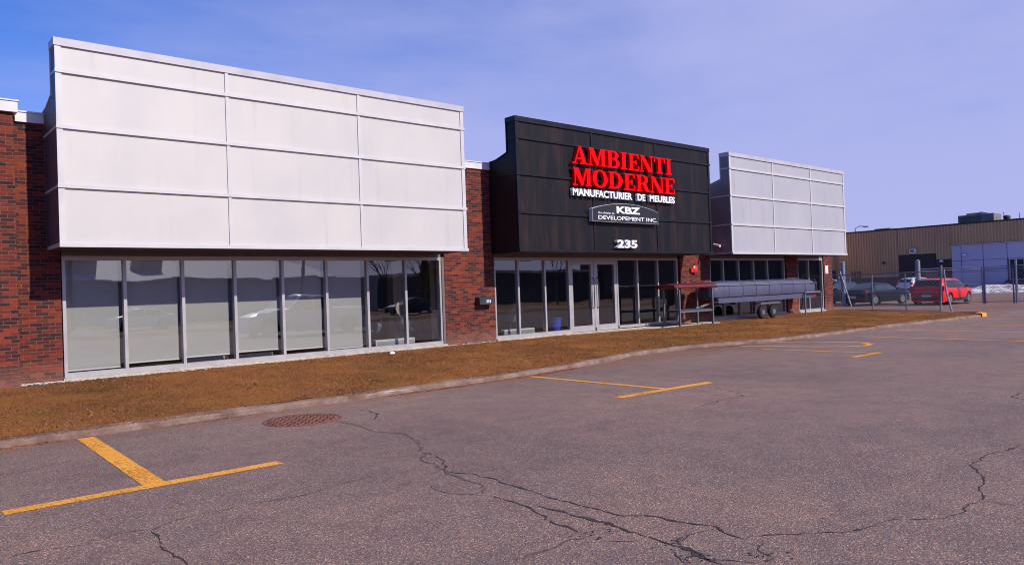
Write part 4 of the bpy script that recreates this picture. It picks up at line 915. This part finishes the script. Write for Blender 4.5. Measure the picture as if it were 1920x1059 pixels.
fence(fd, [(66, 30.0), (66, 34.5)], 1.7, .1, [(66, 30.0, 1.7), (66, 31.0, 2.2), (66, 32.6, 1.7), (66, 34.4, 1.75)], m=M['galv'], pr=.06)

# ------------------------------------------------------------------ tan building
tb = thing('industrial_building', (88, 30, 0), 'long tan ribbed-metal industrial building with a lavender panel section', 'building')
XB = 88
def siding(x, ya, yb, za, zb, pitch=.3, d=.09, side=-1):
    mb = MB(); y = ya; pts = []
    while y < yb: pts += [(y, 0), (y+pitch*.45, 0), (y+pitch*.55, d), (y+pitch*.9, d)]; y += pitch
    vs = [(x+side*b_, min(a_, yb), z) for z in (za, zb) for a_, b_ in pts]; n = len(pts)
    mb.add(vs, [(i, i+1, n+i+1, n+i) for i in range(n-1)]); return mb
s1 = siding(XB, 29.1, 30.55, 3.45, 7.0); 
for a, b, za, zb in ((13, 29.1, 4.86, 7.0), (30.55, 34.5, 4.15, 7.0), (34.5, 45, 1.75, 7.0)):
    q = siding(XB, a, b, za, zb); s1.add(q.v, q.f)
s1.build('ribbed_wall', M['tan'], tb)
MB().box(XB+.05, XB+40, 13, 45, 0, 6.9).build('core', M['tan'], tb)
MB().box(XB-.12, XB+40, 12.9, 45.1, 7.0, 7.16).build('roof_edge', M['brown_door'], tb)
MB().box(XB-.03, XB+.04, 34.5, 45, 0, 1.75).build('base_course', M['dark_base'], tb)
g_ = MB(); g_.box(XB-.0, XB+.04, 30.55, 34.5, 0, 4.15); 
for k in range(6): g_.box(XB-.03, XB-.001, 30.7, 34.35, .1+k*.64, .68+k*.64)
g_.build('garage_door', M['brown_door'], tb)
MB().box(XB-.02, XB+.04, 28.98, 30.5, 0, 3.45).build('side_door', M['brown_door'], tb)
sd_ = MB(); sd_.box(XB-.08, XB-.04, 38.6, 39.8, 0, 2.5); sd_.build('service_door', M['brown_door'], tb)
lp = MB(); ys = [29.08, 28.14, 26.1, 23.95, 21.9, 19.8, 17.7, 15.6]; zs = [.2, 2.0, 3.2, 4.80]
for i in range(len(ys)-1):
    for j in range(3):
        if i >= 3 and j <= 1: continue
        lp.box(XB-.10, XB-.0, ys[i+1]+.03, ys[i]-.03, zs[j]+.02, zs[j+1]-.02)
lp.build('lavender_panels', M['lav'], tb)
MB().box(XB-.05, XB+.02, 15, 29.09, .1, 4.84).build('panel_joints', M['dark_gap'], tb)
MB().box(XB-.16, XB-.02, 15, 29.12, 4.80, 4.88).build('ledge', M['grey_flash'], tb)
wn = MB(); wn.box(XB-.13, XB-.06, 15.2, 23.8, 1.02, 3.18); o = wn.build('window', M['grey_flash'], tb)
for a, b in ((23.7, 22.55), (22.45, 20.6), (20.5, 18.0), (17.9, 15.3)): MB().box(XB-.15, XB-.131, b, a, 1.12, 3.08).build('pane', M['darkglass'], o)
MB().box(XB-.5, XB-.05, 15, 24.1, 0, 1.0).build('planter_base', M['dark_base'], tb)
wg = MB(); wg.box(79, XB+.02, 41.7, 60, 0, 7.0); wg.build('end_wing', M['tan_light'], tb)
MB().box(78.9, XB+.02, 41.64, 41.72, 0, 2.75).build('wing_base', M['dark_base'], tb)
def wall_lamp(y, z, lab, m):
    r_ = thing('wall_lamp', (XB-.1, y, z), lab, 'lamp', 'lamps on the tan building')
    MB().box(XB-.12, XB-.045, y-.12, y+.12, z-.05, z+.25).build('back_plate', M['hvac'], r_)
    MB().lathe([(.22, 0), (.20, .07), (.10, .2), (.03, .24)], (XB-.35, y, z-.02), n=14).build('hood', m, r_, smooth=True)
wall_lamp(36.0, 3.3, 'dark hooded wall lamp on the tan siding left of the garage door', M['brown_door'])
wall_lamp(27.75, 3.75, 'white dome lamp on the lavender panels', M['whiteplastic'])
wall_lamp(30.0, 3.2, 'small white lamp over the brown side door', M['whiteplastic'])
ub = thing('wall_unit', (XB-.1, 32.9, 4.4), 'small white box unit on the tan wall above the garage door', 'wall unit')
MB().box(XB-.35, XB-.05, 32.6, 33.2, 4.25, 4.75).build('case', M['whiteplastic'], ub, bevel=.03)
MB().box(XB-.36, XB-.351, 32.7, 33.1, 4.35, 4.65).build('grille', M['hvac'], ub)
hv = thing('rooftop_unit', (92, 28, 7.1), 'grey rooftop air-conditioning unit with dark louvres', 'rooftop unit')
MB().box(91, 93.5, 25.85, 29.3, 7.15, 8.15).build('case', M['hvac'], hv, bevel=.03)
q = MB()
for k in range(10): q.box(90.96, 90.995, 27.1+k*.21, 27.22+k*.21, 7.35, 8.0)
q.build('louvre', M['darkglass'], hv); MB().box(91.2, 93.3, 26.9, 28.6, 8.152, 8.35).build('fan_hood', M['hvac'], hv, bevel=.1)
MB().prism([(25.9, 8.05), (27.1, 8.40), (27.1, 8.1)], lambda a, b, d: (d, a, b), 90.9, 92).build('duct', M['grey_flash'], hv)
vn = thing('roof_vent', (92, 25.0, 7.1), 'black round roof vent with a pale pipe near the right edge', 'roof vent')
MB().lathe([(.32, 7.15), (.32, 7.62), (.38, 7.62), (.30, 7.8), (.05, 7.86)], (92, 24.95, 0), n=16).build('hood', M['car_trim'], vn)
MB().tube([(92, 25.2, 7.15), (92, 25.2, 8.2)], .05, 8).build('pipe', M['tan_light'], vn)
an = MB().tube([(92, 23.8, 7.15), (92, 23.8, 8.0)], .04, 6); an.build('antenna', M['galv'], label='thin antenna mast on the tan building roof at the right edge', cat='antenna')
rg = MB(); rg.box(91, 94, 36.5, 38.6, 7.15, 7.33); rg.box(91.3, 93.5, 36.6, 38.4, 7.332, 7.50); rg.build('skylight', M['hvac'], bevel=.03, label='low flat skylight curb on the tan roof near the silver fascia', cat='skylight')
lm = MB().tube([(98, 43.6, 6), (98, 43.6, 8.2), (98, 43.1, 8.45), (98, 42.3, 8.35)], .06, 8); lm.box(97.85, 98.15, 41.9, 42.5, 8.25, 8.38); lm.build('street_lamp', M['galv'], label='small curved street lamp head showing over the tan roofline', cat='street lamp')

# snow, dirt, orange netting
sn = MB(); nx_, ny_ = 40, 14; vs = []
for i in range(nx_+1):
    y = 25.8-(25.8-9.0)*i/nx_
    for j in range(ny_+1):
        x = 76+10.5*j/ny_; f = math.sin(math.pi*min(1, max(0, j/ny_)))**.6; e = min(1, i/3, (nx_-i)/3)
        vs.append((x, y, -.03+(.78*f*e*(.8+.25*math.sin(y*1.3+x)*math.sin(y*.6)+random.uniform(-.07, .07)))))
sn.add(vs, [(i*(ny_+1)+j, (i+1)*(ny_+1)+j, (i+1)*(ny_+1)+j+1, i*(ny_+1)+j+1) for i in range(nx_) for j in range(ny_)])
sn.build('snow_bank', M['snow'], smooth=True, label='melting dirty snow bank in front of the lavender panels', cat='snow', kind='stuff')
dr = MB(); pts = []
for k in range(30):
    a = 2*math.pi*k/30; pts.append((68+9*math.cos(a)*random.uniform(.8, 1.05), 16+11*math.sin(a)*random.uniform(.85, 1.05)))
dr.quad(*[(x, y, .006) for x, y in pts]); dr.build('dirt_patch', M['dirt'], kind='structure')
on = MB(); vs = []
for i in range(13):
    for j in range(5): vs.append((83.2+j*.25, 20.9-i*.35, .55+.25*math.sin(j*.8)*math.sin(i*.9+.4)+.05*random.random()))
on.add(vs, [(i*5+j, (i+1)*5+j, (i+1)*5+j+1, i*5+j+1) for i in range(12) for j in range(4)])
nv = len(on.v); on.add([(x, y, z-.06) for x, y, z in on.v], [tuple(f) for f in on.f])
on.build('orange_netting', M['orange'], label='crumpled orange safety netting on the snow at the right edge', cat='netting')

# ------------------------------------------------------------------ street side behind the viewer (seen mirrored in the windows)
wa = thing('warehouse', (30, -42, 0), 'long grey warehouse with pale roof band mirrored in the left windows', 'building')
MB().box(4, 46, -62, -42, 0, 3.9).build('wall', M['wallgrey'], wa)
MB().prism([(-41.6, 3.902), (-41.6, 4.05), (-60, 7.3), (-60, 3.902)], lambda a, b, d: (d, a, b), 3.6, 40).build('pitched_roof', M['wallwhite'], wa)
q = MB(); q.box(14, 17.5, -52, -46, 4.5, 7.3); q.box(22, 24, -50, -47, 4.5, 6.6); q.box(8, 10, -50, -47, 4.5, 6.2); q.build('roof_plant', M['wallgrey'], wa)
q = MB()
for k in range(6): q.box(8+k*6, 10.8+k*6, -42.06, -42.001, .1, 2.6)
q.build('loading_door', M['dark_base'], wa)
wb_ = thing('warehouse', (90, -46, 0), 'dark low warehouse mirrored beside the entrance windows', 'building')
MB().box(56, 87.9, -66, -46, 0, 4.2).build('wall', M['dark_base'], wb_); MB().box(88, 190, -50, -45, 0, 10.0).build('tall_wall', M['dark_base'], wb_); MB().box(55.7, 87.9, -66, -45.7, 4.202, 4.6).build('roof_band', M['wallgrey'], wb_)
poles = [(-6, -29), (12, -29), (30, -29), (49, -29), (68, -29)]
p0 = None
for i, (x, y) in enumerate(poles):
    r_ = thing('utility_pole', (x, y, 0), 'wooden utility pole across the street, mirrored in the shop windows', 'utility pole', 'utility poles across the street')
    MB().tube([(x, y, 0), (x, y, 9.5)], .16, 10, r1=.11).build('shaft', M['pole'], r_)
    MB().box(x-1.1, x+1.1, y-.06, y+.06, 8.7, 8.83).build('crossarm', M['pole'], r_)
    MB().lathe([(.2, 7.2), (.22, 7.3), (.22, 8.0), (.18, 8.1)], (x, y+.35, 0), n=12).build('transformer', M['galv'], r_)
wi = MB()
for a, b in zip(poles, poles[1:]):
    for oy, h in ((-.9, 8.9), (0, 8.9), (.9, 8.9), (.15, 6.6), (.2, 6.1), (.2, 5.7)):
        pts = [(a[0]+(b[0]-a[0])*k/12+(oy if h > 8 else 0), a[1]+(.2 if h < 8 else 0), h-(.5+.1*(h < 8))*4*(k/12)*(1-k/12)) for k in range(13)]
        wi.tube(pts, .018 if h > 8 else .035, 5, cap=False)
wi.build('power_lines', M['car_trim'], label='sagging power and phone lines strung between the utility poles', cat='power lines')
def bare_tree(x, y, h, sd):
    rd = random.Random(sd); r_ = thing('bare_tree', (x, y, 0), 'leafless tree across the street, mirrored in the shop windows', 'tree', 'leafless street trees')
    MB().tube([(x, y, 0), (x+.1, y, h*.4)], .16, 8, r1=.1).build('trunk', M['bark'], r_)
    cr_ = MB()
    def grow(p, d, l, r, k):
        q = p+d*l; cr_.tube([p, p+d*l*.5+Vector((rd.uniform(-.05, .05), rd.uniform(-.05, .05), 0))*l, q], r, 4, r1=r*.6, cap=False)
        if k:
            for _ in range(3):
                nd = (d+Vector((rd.uniform(-.7, .7), rd.uniform(-.7, .7), rd.uniform(-.1, .5)))).normalized(); grow(q, nd, l*rd.uniform(.6, .8), r*.55, k-1)
    for _ in range(5): grow(Vector((x+.1, y, h*.38)), Vector((rd.uniform(-.6, .6), rd.uniform(-.6, .6), 1)).normalized(), h*.26, .07, 4)
    cr_.build('crown', M['twig'], r_)
for i, (x, y, h) in enumerate([(38, -27.5, 6.5), (43, -28, 5.5), (60, -27, 7), (76, -28, 7.5), (90, -27, 7)]): bare_tree(x, y, h, i+3)
def evergreen(x, y, h, sd, lab):
    rd = np.random.default_rng(sd); r_ = thing('evergreen_tree', (x, y, 0), lab, 'tree', 'evergreens across the street'); MB().tube([(x, y, 0), (x, y, h*.9)], .14, 6, r1=.03).build('trunk', M['bark'], r_)
    n = 2600; f = rd.uniform(.06, 1, n); rad = (1-f)**.8*h*.28*rd.uniform(.35, 1.05, n)*(1+.25*np.sin(f*40)); a = rd.uniform(0, 6.28, n); q = MB()
    for i in range(n):
        cx, cy_, cz = x+rad[i]*math.cos(a[i]), y+rad[i]*math.sin(a[i]), f[i]*h; s = .16
        d = [rd.normal(0, s, 3) for _ in range(3)]; q.add([(cx+e[0], cy_+e[1], cz+e[2]*.6) for e in d], [(0, 1, 2)])
    q.build('crown', M['evergreen'], r_)
for i, (x, y, h) in enumerate([(50, -38, 6), (53, -40, 7), (57, -39, 5.5)]): evergreen(x, y, h, i, ['small evergreen nearest the pale warehouse', 'tallest evergreen in the row across the street', 'short evergreen at the far end of its row'][i])
